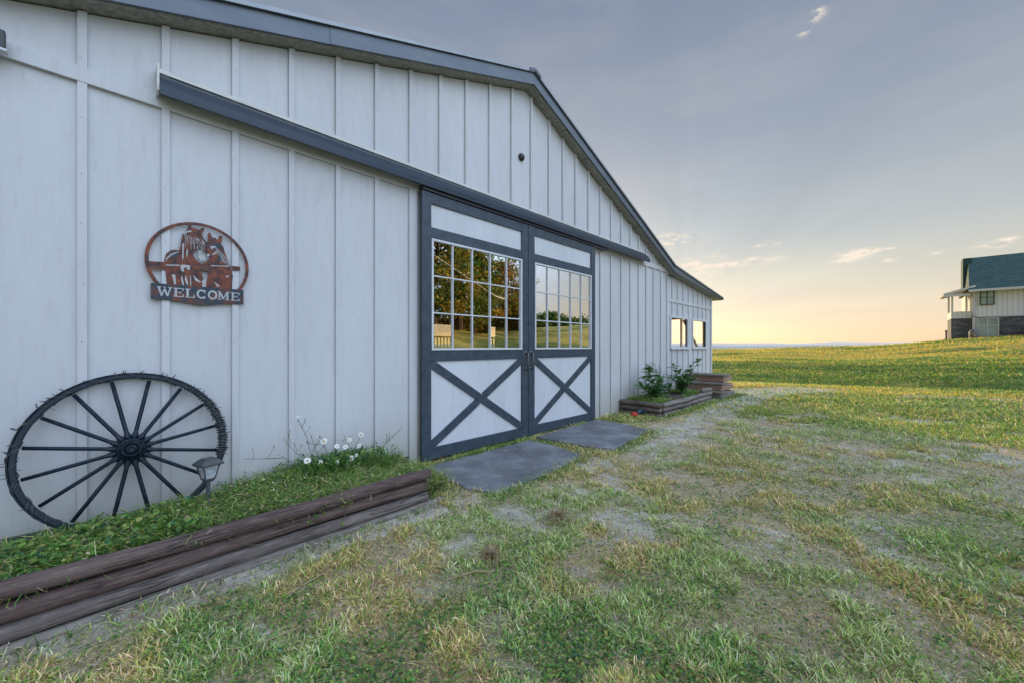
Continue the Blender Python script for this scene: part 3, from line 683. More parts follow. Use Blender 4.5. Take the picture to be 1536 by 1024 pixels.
# ------------------------------------------------------------------ logs
def log(name,x0,x1,y,z,r,mat,parent,axis='x',seed=0,flat_=1.0):
    rnd=np.random.default_rng(seed); n=int(abs(x1-x0)/.06)+2; k=18
    t=np.linspace(0,1,n); L=x0+(x1-x0)*t
    bow=.006*np.sin(t*5+seed)+.004*np.sin(t*13+seed*2)
    a=np.linspace(0,2*pi,k,endpoint=False)
    V=[]
    for i in range(n):
        rr=r*(1+.05*(vnoise(np.full(k,L[i]),np.cos(a)*1.5+seed,.25,seed)-.5)*2+.07*(vnoise(np.full(k,L[i]*.3),a*2.2,.5,seed+3)-.5))
        if i in (0,n-1): rr=rr*.93
        c,s=np.cos(a),np.sin(a)
        px=np.sign(c)*np.abs(c)**flat_*rr; pz=np.sign(s)*np.abs(s)**.9*rr*.97
        if axis=='x': V.append(np.stack([np.full(k,L[i]),y+px+bow[i],z+pz+bow[i]*.7],-1))
        else: V.append(np.stack([y+px+bow[i],np.full(k,L[i]),z+pz],-1))
    mb=MB(); V=np.concatenate(V)
    fs=[(i*k+j,i*k+(j+1)%k,(i+1)*k+(j+1)%k,(i+1)*k+j) for i in range(n-1) for j in range(k)]+[tuple(range(k)),tuple((n-1)*k+j for j in range(k))]
    mb.add(V.tolist(),fs)
    o=mb.build(name,mat,parent,smooth=True); return o
pl=empty('log_planter',(0,0,0)); tag(pl,'long raised bed edge of three stacked dark round timbers left of the doors','raised bed')
for k,(z,mt,yy) in enumerate(((.236,'log',-1.012),(.141,'log',-.998),(.046,'log2',-1.008))):
    log('timber',-2.6,1.86-.01*k,yy,z,.0445,M[mt],pl,seed=k+1)
bb=MB(); bb.box(-2.6,1.80,-.978,-.966,-.1,.235); bb.build('gap_shade_backing',M['black'],pl)  # added black sheet, keeps the gaps between timbers dark and stops light leaking
log('timber',-2.6,2.0,-1.055,-.018,.038,M['log3'],pl,seed=9)
log('timber',-2.6,2.12,-.062,.115,.058,M['black'],pl,seed=5)
log('timber',-.94,-.12,1.80,.05,.044,M['log'],pl,axis='y',seed=20)
# soil in the bed
xs=np.linspace(-2.6,2.1,90); ys=np.linspace(-.97,-.02,24); SX,SY=np.meshgrid(xs,ys,indexing='ij')
def soilz(X,Y): return .165-.075*sstep(-.46,-.18,Y)*(1-sstep(.25,.7,X))+.02*np.sin(np.asarray(X)*3)+.05*(fbm(X,Y,.3,3,3)-.5)-.05*np.clip((np.asarray(X)-1.5)*2,0,1)*1.6
i2=np.arange(SX.size).reshape(SX.shape); Q2=np.stack([i2[:-1,:-1],i2[1:,:-1],i2[1:,1:],i2[:-1,1:]],-1).reshape(-1,4)
SZ=soilz(SX,SY)
so=fast_mesh('soil',np.stack([SX,SY,SZ],-1).reshape(-1,3),Q2,None,None,simple('dark_bed_soil',(.05,.042,.033),(.11,.09,.07),30,.95,None,.8,.02)); tag(so,kind='structure')

# ------------------------------------------------------------------ blades / leaves generator
def pal(t,noise_,kind):
    """colour arrays from random t; kind 0 = lawn, 1 = lush bed, 2 = far field"""
    P={'dk':(.030,.085,.022),'gr':(.060,.150,.030),'lg':(.125,.21,.05),'yl':(.20,.22,.07),'st':(.37,.30,.17),'br':(.20,.135,.075),'gd':(.34,.27,.075),'tl':(.035,.095,.045)}
    return {k:np.array(v) for k,v in P.items()}
def blades(name,X,Y,Z,L,W,lean,colr,mat,curl=1.0,nseg=3,az=None):
    n=len(X); az=RNG.random(n)*2*pi if az is None else az
    dx,dy=np.cos(az),np.sin(az); sx,sy=-dy,dx
    V=np.zeros((n,2*nseg+1,3)); 
    px=X.copy();py=Y.copy();pz=Z.copy()
    tw=RNG.uniform(-.5,.5,n)
    for k in range(nseg+1):
        t=k/nseg; w=W*(1-.15*k if k<nseg else 0)*(.75 if k==0 else 1)
        if k<nseg:
            V[:,2*k,0]=px-sx*w/2; V[:,2*k,1]=py-sy*w/2; V[:,2*k,2]=pz-w*tw*.5
            V[:,2*k+1,0]=px+sx*w/2; V[:,2*k+1,1]=py+sy*w/2; V[:,2*k+1,2]=pz+w*tw*.5
        else:
            V[:,2*k,0]=px;V[:,2*k,1]=py;V[:,2*k,2]=pz
        ang=lean+curl*(k+.3)/nseg*RNG.uniform(.5,1.2,n); st=L/nseg
        bend=RNG.uniform(-.35,.35,n)*curl
        hx=dx*np.cos(bend)-dy*np.sin(bend); hy=dx*np.sin(bend)+dy*np.cos(bend)
        px=px+hx*np.sin(ang)*st; py=py+hy*np.sin(ang)*st; pz=pz+np.maximum(np.cos(ang),-.45)*st
    base=np.arange(n)[:,None]*(2*nseg+1)
    Q=[];
    for k in range(nseg-1): Q.append(base+np.array([[2*k,2*k+1,2*k+3,2*k+2]]))
    Q=np.concatenate(Q); T=base+np.array([[2*nseg-2,2*nseg-1,2*nseg]])
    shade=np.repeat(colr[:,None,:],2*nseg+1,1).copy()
    g=np.concatenate([np.repeat(np.linspace(.50,1.15,nseg),2),[1.35]])[None,:,None]; shade=shade*g  # painted darker at base, brighter at tip, for shade among the blades
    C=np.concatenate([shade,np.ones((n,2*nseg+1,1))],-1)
    return fast_mesh(name,V.reshape(-1,3),Q,T,{'col':C.reshape(-1,4)},mat,smooth=True)
def leaves(name,X,Y,Z,S,colr,mat,tilt=.6,aspect=.75,az=None):
    """small pointed leaves folded along the midrib"""
    n=len(X); az=RNG.random(n)*2*pi if az is None else az
    ti=RNG.uniform(-tilt*.3,tilt,n); dx=np.cos(az)*np.cos(ti);dy=np.sin(az)*np.cos(ti);dz=np.sin(ti)
    ro=RNG.uniform(-.6,.6,n); sx=-np.sin(az)*np.cos(ro);sy=np.cos(az)*np.cos(ro);sz=np.sin(ro)
    # points: base, left mid, right mid, centre mid(raised down), left far,right far,tip
    prm=[(0,0,0),(.35,-.5,.10),(.35,.5,.10),(.38,0,-.02),(.72,-.34,.06),(.72,.34,.06),(.72,0,-.04),(1.0,0,-.12)]
    V=np.zeros((n,8,3))
    for i,(u,v,h) in enumerate(prm):
        V[:,i,0]=X+S*(u*dx+v*aspect*sx); V[:,i,1]=Y+S*(u*dy+v*aspect*sy); V[:,i,2]=Z+S*(u*dz+v*aspect*sz+h)
    b=np.arange(n)[:,None]*8
    T=np.concatenate([b+np.array([[0,3,1]]),b+np.array([[0,2,3]]),b+np.array([[4,6,7]]),b+np.array([[6,5,7]])])
    Q=np.concatenate([b+np.array([[1,3,6,4]]),b+np.array([[3,2,5,6]])])
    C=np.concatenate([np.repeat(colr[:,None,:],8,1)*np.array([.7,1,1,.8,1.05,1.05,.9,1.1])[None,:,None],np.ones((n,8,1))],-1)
    return fast_mesh(name,V.reshape(-1,3),Q,T,{'col':C.reshape(-1,4)},mat,smooth=False)
PC={k:np.array(v) for k,v in {'dk':(.055,.135,.045),'gr':(.115,.26,.055),'lg':(.24,.38,.085),'yl':(.42,.43,.13),'st':(.66,.56,.37),'br':(.36,.26,.165),'gd':(.62,.46,.11),'tl':(.06,.17,.095)}.items()}
def pick(n,names,probs):
    """probs: (n,k) or (k,)"""
    A=np.array([PC[k] for k in names]); probs=np.broadcast_to(np.asarray(probs,float),(n,len(names))); probs=probs/probs.sum(1,keepdims=True)
    cs=np.cumsum(probs,1); u=RNG.random(n)[:,None]; idx=np.minimum((u>cs).sum(1),len(names)-1)
    return A[idx]*RNG.uniform(.72,1.3,n)[:,None]*(1+RNG.uniform(-.1,.1,(n,3)))
SLAB1=[(2.31,-.25),(2.24,-1.02),(2.36,-1.34),(3.4,-1.28),(3.93,-1.15),(4.03,-.24)]
SLAB2=[(4.15,-.24),(4.20,-.95),(4.32,-1.34),(5.2,-1.26),(5.72,-1.18),(5.92,-.16)]
def inpoly(X,Y,P,grow=0):
    ins=np.zeros(len(X),bool); n=len(P); cx=sum(p[0] for p in P)/n; cy=sum(p[1] for p in P)/n
    Pp=[((x-cx)*(1+grow)+cx,(y-cy)*(1+grow)+cy) for x,y in P]
    for i in range(n):
        x1,y1=Pp[i];x2,y2=Pp[(i+1)%n]
        c=((y1>Y)!=(y2>Y))&(X<(x2-x1)*(Y-y1)/(y2-y1+1e-12)+x1); ins^=c
    return ins
def lawn_pts(n,r0,r1,azlo=-16,azhi=100,flatten=1.6):
    # density per area: constant below `flatten` metres, 1/r^2 beyond
    u=RNG.random(n); r=np.where(RNG.random(n)<(.5)/(.5+math.log(r1/flatten)) if r0<flatten else False, np.sqrt(r0**2+(flatten**2-r0**2)*u), max(r0,flatten)*(r1/max(r0,flatten))**u)
    a=np.radians(RNG.uniform(azlo,azhi,n)); X=r*np.cos(a); Y=-3.83+r*np.sin(a); return X,Y,r
def lawn_ok(X,Y):
    k=(Y<-.03)&~((X<1.93)&(Y>-1.09))&~((X>6.85)&(X<9.6)&(Y>-.9))&~((X>9.7)&(X<11.1)&(Y>-1.0))
    k|=(X>12.5)
    k&=~inpoly(X,Y,SLAB1,-.03)&~inpoly(X,Y,SLAB2,-.03)
    return k
def clump(X,Y): return fbm(X,Y,.22,21,2)
# near lawn
n=620000
X,Y,r=lawn_pts(n,1.15,16)
d=dirt(X,Y); cl=clump(X,Y)
dens=(1-.86*sstep(.25,.95,d+(cl-.5)*.6))*(.62+.38*sstep(.40,.60,cl))
keep=(RNG.random(n)<dens)&lawn_ok(X,Y); X,Y,r,d,cl=X[keep],Y[keep],r[keep],d[keep],cl[keep]; n=len(X)
br=sstep(.42,.62,fbm(X,Y,1.9,12,3)+.22*np.exp(-((X-5.5)**2+(Y+3.3)**2)/6)+.10*np.exp(-((X-2.2)**2+(Y+2.3)**2)/1.2))
lush=sstep(.40,.60,fbm(X,Y,.8,31,3)*.35+fbm(X,Y,.22,33,2)*.65); nearb=(1-sstep(1.7,2.8,r))*.6
g_=np.clip(lush*.8+nearb*.6-br*.5,0.05,1)
pr=np.stack([.14*g_,.28*g_+.08,.28*g_+.16,.28+.14*(1-g_),.16+.22*br+.14*(1-g_),.04+.24*br,.05*g_],-1)
C=pick(n,['dk','gr','lg','yl','st','br','tl'],pr)*np.array([1.24,1.26,1.22])*np.where((fbm(X,Y,.5,91,2)>.52)[:,None],np.array([[.86,1.02,1.0]]),np.array([[1.08,1.0,.98]]))
L=RNG.uniform(.022,.062,n)*(.45+.95*sstep(.35,.65,cl))*(1+.08*np.maximum(r-3,0)); L=np.minimum(L,.12); W=RNG.uniform(.0026,.0062,n)*(1+.16*np.maximum(r-2.2,0)); W=np.minimum(W,.015)
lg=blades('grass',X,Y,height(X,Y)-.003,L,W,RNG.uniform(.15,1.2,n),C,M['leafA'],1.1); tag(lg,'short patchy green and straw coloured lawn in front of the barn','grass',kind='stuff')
# low broad leaves among it
n=110000; X,Y,r=lawn_pts(n,1.15,8)
d=dirt(X,Y); cl=clump(X,Y); lush=fbm(X,Y,.8,31,3)*.35+fbm(X,Y,.22,33,2)*.65
keep=(RNG.random(n)<(1-.95*sstep(.1,.5,d))*(.22+.78*sstep(.46,.60,lush+.10*(1-sstep(1.8,2.8,r)))))&lawn_ok(X,Y); X,Y,r=X[keep],Y[keep],r[keep]; n=len(X)
C=pick(n,['dk','gr','lg','yl','tl'],[.20,.38,.28,.08,.06])*1.15
wd=leaves('broadleaf_weeds',X,Y,height(X,Y)+RNG.uniform(.0,.028,n),RNG.uniform(.008,.022,n)*(1+.07*r),C,M['leafA'],.7,.62); tag(wd,'low dark green broadleaf weeds spread through the lawn','weeds',kind='stuff')
# dead straw lying flat
n=90000; X,Y,r=lawn_pts(n,1.15,11); keep=lawn_ok(X,Y)&(RNG.random(n)<.35+.65*sstep(.4,.6,fbm(X,Y,.7,41,3))); X,Y,r=X[keep],Y[keep],r[keep]; n=len(X)
C=pick(n,['st','br','yl'],[.6,.35,.08])*.95
sw=blades('dead_grass',X,Y,height(X,Y)+RNG.uniform(.002,.02,n),RNG.uniform(.03,.10,n),RNG.uniform(.0013,.0028,n)*(1+.22*np.maximum(r-2,0)),RNG.uniform(1.25,1.6,n),C,M['leafA'],.25); tag(sw,'pale dead grass stalks lying flat over the soil','dead grass',kind='stuff')
# far field
n=260000; X,Y,r=lawn_pts(n,8,78,-15,35,8)
d=dirt(X,Y); keep=(RNG.random(n)<1-.85*sstep(.2,.6,d))&((X>12.7)|(Y<-1)) ; X,Y,r,d=X[keep],Y[keep],r[keep],d[keep]; n=len(X)
gf=sun_gold(X,Y); gf=sstep(.2,.7,gf); bd=fbm(X*1.2,Y*.4,2.6,15,3)
dkb=np.exp(-((r-20)/4.5)**2)*.5; pr=np.stack([.30*(1-gf)*(bd<.5)+.03+dkb,.32*(1-gf)+.08,.22+.05*gf,.12+.2*gf,.05+.12*gf,.03+.05*gf,.03+.50*gf],-1)  # extra dark blades in one band paint shade on the rise
C=pick(n,['dk','gr','lg','yl','st','br','gd'],pr)*np.array([1.34,1.20,.98])
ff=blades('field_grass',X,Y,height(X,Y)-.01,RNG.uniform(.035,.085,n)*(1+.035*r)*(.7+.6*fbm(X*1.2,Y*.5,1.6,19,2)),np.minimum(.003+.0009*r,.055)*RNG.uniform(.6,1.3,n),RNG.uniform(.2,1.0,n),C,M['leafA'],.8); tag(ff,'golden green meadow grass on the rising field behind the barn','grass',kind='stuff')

n=5000; X,Y,r=lawn_pts(n,1.15,14); d=dirt(X,Y); keep=lawn_ok(X,Y)&(RNG.random(n)<sstep(.25,.7,d)+.03); X,Y,r=X[keep],Y[keep],r[keep]; n=len(X)
S=RNG.uniform(.003,.009,n)*(1+.15*r)*RNG.uniform(.5,1.2,n); Z=height(X,Y); a=RNG.random(n)*6.28
V=np.zeros((n,6,3)); 
for k,(u,v,h) in enumerate(((1,0,.2),(0,.8,.25),(-.9,.1,.2),(0,-.8,.2),(.1,.1,.8),(0,0,-.4))):
    V[:,k,0]=X+S*(u*np.cos(a)-v*np.sin(a)); V[:,k,1]=Y+S*(u*np.sin(a)+v*np.cos(a)); V[:,k,2]=Z+S*h
b=np.arange(n)[:,None]*6; T=np.concatenate([b+np.array([t]) for t in ((0,1,4),(1,2,4),(2,3,4),(3,0,4),(1,0,5),(2,1,5),(3,2,5),(0,3,5))])
g3=RNG.uniform(.22,.6,n)[:,None]*np.array([[1.0,.96,.88]]); C=np.concatenate([np.repeat(g3[:,None,:],6,1),np.ones((n,6,1))],-1)
pm_,pn_,pp_,po_=nmat('pebble_stone'); at_=pn_.nodes.new('ShaderNodeAttribute'); at_.attribute_name='col'; pn_.links.new(at_.outputs['Color'],pp_.inputs['Base Color']); pp_.inputs['Roughness'].default_value=.85
pb=fast_mesh('gravel',V.reshape(-1,3),np.zeros((0,4),int),T,{'col':C.reshape(-1,4)},pm_,smooth=False); tag(pb,'small pale stones scattered over the bare soil','gravel',kind='stuff')
# bed ground cover: leaves + curly blades
n=15000; X=RNG.uniform(-1.3,2.02,n); Y=RNG.uniform(-.97,-.06,n)
keep=(RNG.random(n)<.35+.65*sstep(.35,.6,fbm(X,Y,.25,51,2)))&~((X>1.72)&(Y<-.9))&~((Y>-.20)&(X<.9)&(RNG.random(len(X))<.9)); X,Y=X[keep],Y[keep]; n=len(X)
mound=.035*sstep(.3,.7,fbm(X,Y,.35,52,2))
C=pick(n,['dk','gr','lg','yl','st','tl'],np.stack([.16+0*X,.34+0*X,.30+0*X,.10+.10*(X>.6),.03+.06*(X>.6),.08+0*X],-1))
bl=leaves('bed_leaves',X,Y,soilz(X,Y)+mound*1.8+RNG.uniform(0,.065,n),RNG.uniform(.012,.042,n)*np.where(X<.35,1.0,.62),C,M['leafA'],.9,.8); tag(bl,'leafy green creeper filling the raised bed under the wheel','ground cover',kind='stuff')
n=30000; X=RNG.uniform(-1.3,2.1,n); Y=RNG.uniform(-.98,-.06,n)
keep=(RNG.random(n)<.35+.65*sstep(.42,.6,fbm(X,Y,.3,54,2)+.14*(X>.3)))&~((Y>-.20)&(X<.9)&(RNG.random(len(X))<.85)); X,Y=X[keep],Y[keep]; n=len(X)
C=pick(n,['dk','gr','lg','yl','st'],[.14,.24,.30,.22,.10])
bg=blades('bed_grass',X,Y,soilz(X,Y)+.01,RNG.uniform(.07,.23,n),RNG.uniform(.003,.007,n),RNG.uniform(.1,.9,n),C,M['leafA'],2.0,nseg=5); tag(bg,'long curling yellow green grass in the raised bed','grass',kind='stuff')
# lusher tufts along wall base, slab edges and planter corner
tx=[];ty=[]
for (ax,ay,bx,by,nn,sp) in ((1.95,-1.0,2.25,-.5,1100,.09),(2.0,-.25,2.3,-.15,500,.06),(2.3,-.21,4.1,-.17,1500,.03),(4.08,-.25,4.16,-1.2,500,.05),(5.9,-.10,6.85,-.05,1300,.10),(2.3,-1.38,4.0,-1.25,1100,.06),(4.3,-1.42,5.8,-1.25,900,.06),(6.95,-.93,9.5,-.93,2200,.07),(5.95,-.35,6.8,-.75,1600,.16),(9.6,-1.05,11.2,-1.05,900,.08),(-.6,-1.14,2.0,-1.14,350,.03)):
    t=RNG.random(nn); tx.append(ax+(bx-ax)*t+RNG.normal(0,sp,nn)); ty.append(ay+(by-ay)*t+RNG.normal(0,sp,nn))
X=np.concatenate(tx);Y=np.concatenate(ty); keep=(Y<-.1)&~((X>6.88)&(X<9.57)&(Y>-.89)); X,Y=X[keep],Y[keep]; n=len(X)
C=pick(n,['dk','gr','lg','yl','st'],[.2,.32,.26,.12,.10])
eg=blades('edge_grass',X,Y,height(X,Y)-.003,RNG.uniform(.03,.10,n),RNG.uniform(.003,.006,n)*(1+.12*np.maximum(X-2,0)),RNG.uniform(.1,1.0,n),C,M['leafA'],1.3); tag(eg,'longer grass fringing the slabs, planters and wall foot','grass',kind='stuff')

# ------------------------------------------------------------------ concrete slabs
def slab(P,label,seed):
    rnd=random.Random(seed); n=len(P); pts=[]
    for i in range(n):
        a=Vector(P[i]);b=Vector(P[(i+1)%n]); k=max(2,int((b-a).length/.12))
        for j in range(k):
            p=a+(b-a)*j/k; pts.append((p.x+rnd.uniform(-.018,.018),p.y+rnd.uniform(-.018,.018)))
    mb=MB(); m=len(pts); z=[hz(x,y) for x,y in pts]; zt=max(z)+.022
    vs=[(x,y,-.15) for x,y in pts]+[(x,y,zt-.008) for x,y in pts]+[(x*.985+.015*sum(q[0] for q in pts)/m,y*.985+.015*sum(q[1] for q in pts)/m,zt) for x,y in pts]
    fs=[(i,(i+1)%m,(i+1)%m+m,i+m) for i in range(m)]+[(i+m,(i+1)%m+m,(i+1)%m+2*m,i+2*m) for i in range(m)]+[tuple(2*m+i for i in range(m))]
    mb.add(vs,fs); o=mb.build('concrete_slab',M['concrete']); tag(o,label,'slab','dark slabs at the sliding doors'); return o
slab(SLAB1,'dark grey slab before the left door leaf, nearest the log bed',1)
slab(SLAB2,'dark grey slab before the right door leaf, near the small planter',2)

n=700; X=RNG.uniform(2.2,6.0,n); Y=RNG.uniform(-1.34,-.2,n); keep=inpoly(X,Y,SLAB1,-.05)|inpoly(X,Y,SLAB2,-.05); X,Y=X[keep],Y[keep]; n=len(X)
C=pick(n,['st','br','yl'],[.6,.3,.1]); lt=blades('straw_litter',X,Y,height(X,Y)+.034,RNG.uniform(.02,.06,n),RNG.uniform(.0015,.003,n)*(1+.15*X),np.full(n,1.5),C,M['leafA'],.1); tag(lt,'bits of dry straw scattered over the dark slabs','litter',kind='stuff')
# ------------------------------------------------------------------ solar path light
pt=empty('path_light',(.44,-.44,.235)); pt.scale=(1.12,1.12,1.05); tag(pt,'small black solar path light standing in the bed beside the wheel','garden light')
b=MB(); b.lathe([(.004,-.12),(.010,-.05),(.0105,.13),(.011,.15)],(0,0,0),14); b.build('stake',M['lampblk'],pt,smooth=True)
def frus(mb,a,b,za,zb,m=0,t=None):
    vs=[(x*a,y*a,za) for x,y in ((-1,-1),(1,-1),(1,1),(-1,1))]+[(x*b,y*b,zb) for x,y in ((-1,-1),(1,-1),(1,1),(-1,1))]
    mb.add(vs,[(3,2,1,0),(4,5,6,7),(0,1,5,4),(1,2,6,5),(2,3,7,6),(3,0,4,7)],m)
b=MB(); frus(b,.024,.041,.160,.252); b.build('lens',M['lens'],pt,bevel=.003)
b=MB(); frus(b,.018,.028,.140,.160)
for x,y in ((-1,-1),(1,-1),(1,1),(-1,1)): b.bar((x*.0255,y*.0255,.158),(x*.043,y*.043,.254),.006,.006)
for x0,y0,x1,y1 in ((-1,-1,1,-1),(1,-1,1,1),(1,1,-1,1),(-1,1,-1,-1)): b.bar((x0*.0265,y0*.0265,.162),(x1*.0265,y1*.0265,.162),.004,.006)
b.build('lamp_cage',M['lampblk'],pt)
b=MB(); frus(b,.060,.062,.251,.262); frus(b,.061,.036,.2625,.290); frus(b,.034,.030,.2905,.296); b.build('lamp_cap',M['lampblk'],pt,bevel=.004)
pt.rotation_euler=(0,0,radians(18))

# ------------------------------------------------------------------ daisies
def daisy_flower(parent,p,r,nrm,ctr='yellow'):
    q=Vector(nrm).normalized().to_track_quat('Z','Y').to_matrix()
    mb=MB(); k=17
    for i in range(k):
        a=2*pi*i/k+random.uniform(-.08,.08); L=r*random.uniform(.88,1.06); dr=random.uniform(-.12,.05)*r
        ca,sa=cos(a),sin(a); w=r*.15
        pts=[(r*.15,0,0),(r*.55,-w,.02*r+dr*.3),(L*.92,-w*.7,dr),(L,0,dr),(L*.92,w*.7,dr),(r*.55,w,.02*r+dr*.3)]
        mb.add([Vector(p)+q@Vector((x*ca-y*sa,x*sa+y*ca,z)) for x,y,z in pts],[(0,1,2,3,4,5)])
    f=mb.build('flower',M['petal'],parent)
    c=MB(); c.lathe([(r*.30,0),(r*.27,r*.10),(r*.12,r*.16),(r*.02,r*.17)],p,10,R=q); c.build('flower_centre',M[ctr],f,smooth=True)
dp=empty('daisy_plant',(1.50,-.20,.12)); tag(dp,'clump of white daisies with yellow centres against the barn wall','daisies')
fl=[(1.13,-.28,.35),(1.23,-.30,.32),(1.36,-.33,.30),(1.40,-.22,.41),(1.53,-.18,.44),(1.46,-.26,.40),(1.49,-.31,.30),(1.66,-.14,.46),(1.55,-.28,.31),(1.62,-.2,.37),(1.31,-.15,.46)]
def rel(p,o): return (p[0]-o[0],p[1]-o[1],p[2]-o[2])
o_=(1.50,-.20,.12)
st=MB()
for i,(x,y,z) in enumerate(fl):
    bx=1.42+.6*(x-1.42)*.6; st.tube([rel((bx,-.18,.13),o_),rel(((bx+x)/2,y*.6-.06,.5*(.13+z)+.03),o_),rel((x,y,z-.01),o_)],.0022,5)
# tall stalk with seed heads at left
def stalk(p0,p1,brn=4):
    pts=[Vector(p0).lerp(Vector(p1),t)+Vector((random.uniform(-.012,.012),0,0)) for t in (0,.3,.6,.85,1)]
    pts=[Vector(rel(p,o_)) for p in pts]; st.tube(pts,[.003,.0026,.002,.0016,.0012],5)
    for k in range(brn):
        t=random.uniform(.25,.9); a=pts[0].lerp(pts[-1],t); b=a+Vector((random.uniform(-.06,.06),random.uniform(-.03,.01),random.uniform(.03,.09))); st.tube([a,(a+b)/2+Vector((.005,0,.004)),b],[.0015,.0013,.001],4)
        st.lathe([(.001,0),(.005,.004),(.004,.009),(.001,.011)],tuple(b),6)
stalk((1.25,-.20,.2),(1.10,-.14,.70),8); stalk((1.25,-.20,.2),(.97,-.14,.55),5); stalk((1.3,-.2,.2),(1.20,-.14,.56),5); stalk((1.75,-.2,.22),(2.12,-.10,.47),5); stalk((1.75,-.2,.22),(2.0,-.12,.40),3); stalk((1.35,-.2,.2),(1.30,-.12,.5),3); stalk((1.2,-.2,.2),(.93,-.16,.42),3); stalk((1.5,-.2,.3),(1.50,-.12,.50),2)
stalk((1.0,-.1,.36),(.72,-.05,.40),2)
st.build('stem',M['stem'],dp)
daisy_flower(dp,rel((1.10,-.14,.71),o_),.020,(0,-.3,1))
for (x,y,z) in fl: daisy_flower(dp,rel((x,y,z),o_),random.choice((.018,.024,.028,.031)),(-.45+random.uniform(-.25,.25),-1,.45+random.uniform(-.2,.3)))
n=4600; a=RNG.random(n); X=np.where(a<.6,RNG.normal(1.50,.20,n),RNG.normal(1.18,.13,n)); Y=np.clip(RNG.normal(-.22,.09,n),-.46,-.07)
C=pick(n,['dk','gr','lg','yl'],[.36,.38,.20,.06]); Lb=RNG.uniform(.07,.26,n)
fo=blades('foliage',X,Y,np.full(n,.15),Lb,RNG.uniform(.003,.006,n),RNG.uniform(-.1,.75,n),C,M['leafA'],1.2,nseg=4); fo.parent=dp; fo.matrix_parent_inverse=Matrix.Translation((-o_[0],-o_[1],-o_[2]))
n=900; X=RNG.normal(1.42,.22,n); Y=np.clip(RNG.normal(-.24,.09,n),-.46,-.08); C=pick(n,['dk','gr','lg'],[.35,.40,.25])
f2=leaves('leaves',X,Y,.17+RNG.uniform(0,.17,n),RNG.uniform(.025,.06,n),C,M['leafA'],1.2,.45); f2.parent=dp; f2.matrix_parent_inverse=Matrix.Translation((-o_[0],-o_[1],-o_[2]))
# twining creeper over the logs
cr=MB()
def vine(pts,r=.0025): cr.tube(pts,r,5)
vine([(1.05,-.93,.28),(1.10,-1.03,.285),(1.13,-1.062,.24),(1.14,-1.055,.16),(1.11,-1.065,.08),(1.10,-1.07,.05)])
vine([(.40,-.95,.285),(.42,-1.04,.27),(.46,-1.06,.19),(.55,-1.055,.12),(.62,-1.06,.10)])
vine([(.95,-1.0,.285),(.92,-1.06,.22),(.93,-1.058,.14)])
vine([(1.80,-.98,.29),(1.82,-1.055,.25),(1.81,-1.055,.17)])
crp=cr.build('creeper',M['stem']); tag(crp,'thin creeper stems hanging over the dark timbers of the bed','creeper')
for _x,_z in zip([.93,.95,.90,.97,1.13,1.12,1.81,1.83,1.80,1.10,.92,.99],[.19,.17,.16,.20,.22,.20,.21,.19,.16,.08,.145,.185]):
    lf=leaves('leaf',np.array([_x]),np.array([-1.066]),np.array([_z]),np.array([.036]),pick(1,['gr','lg'],[.5,.5]),M['leafA'],.3,.8,az=np.radians(RNG.uniform(-140,-60,1))); lf.parent=crp

# ------------------------------------------------------------------ right planter
p2=empty('timber_planter',(8.2,-.45,.05)); tag(p2,'low rectangular planter of stacked grey timbers right of the doors','planter')
def l2(*a,**k):
    o=log('timber',*a,**k); o.location=(-8.2,.45,-.05)
for k in range(3):
    z=.05+.095*k
    l2(-.84,-.03,6.93,z,.046,M['log2'] ,p2,axis='y',seed=40+k)
    cut=[7.9,8.35,8.7][k]
    l2(6.985,cut,-.845,z+.004,.045,M['log3'] if k!=1 else M['log2'],p2,seed=50+k)
    l2(cut+.02,9.55,-.845,z+.010,.045,M['log3'],p2,seed=60+k)
    l2(-.80,-.03,9.56,z,.044,M['log2'],p2,axis='y',seed=70+k)
l2(6.98,9.5,-.04,.25,.04,M['log2'],p2,seed=80)
l2(9.0,9.56,-.845,.345,.042,M['log3'],p2,seed=81)
xs=np.linspace(6.96,9.53,30); ys=np.linspace(-.82,-.06,10); SX,SY=np.meshgrid(xs,ys,indexing='ij'); SZ=.22+.04*fbm(SX,SY,.3,5,3)
i2=np.arange(SX.size).reshape(SX.shape); Q2=np.stack([i2[:-1,:-1],i2[1:,:-1],i2[1:,1:],i2[:-1,1:]],-1).reshape(-1,4)
so2=fast_mesh('planter_soil',np.stack([SX,SY,SZ],-1).reshape(-1,3),Q2,None,None,bpy.data.materials['dark_bed_soil']); tag(so2,kind='structure')
n=5200; X=RNG.uniform(7.0,9.5,n); Y=RNG.uniform(-.78,-.08,n); keep=RNG.random(n)<sstep(.3,.55,fbm(X,Y,.5,61,2)); X,Y=X[keep],Y[keep]; n=len(X)
C=pick(n,['gr','lg','yl','dk'],[.35,.38,.14,.13])
pgc=blades('planter_grass',X,Y,np.full(n,.23),RNG.uniform(.06,.17,n),RNG.uniform(.006,.012,n),RNG.uniform(0,.9,n),C,M['leafA'],1.3); tag(pgc,'bright green grass and weeds inside the small timber planter','grass',kind='stuff')
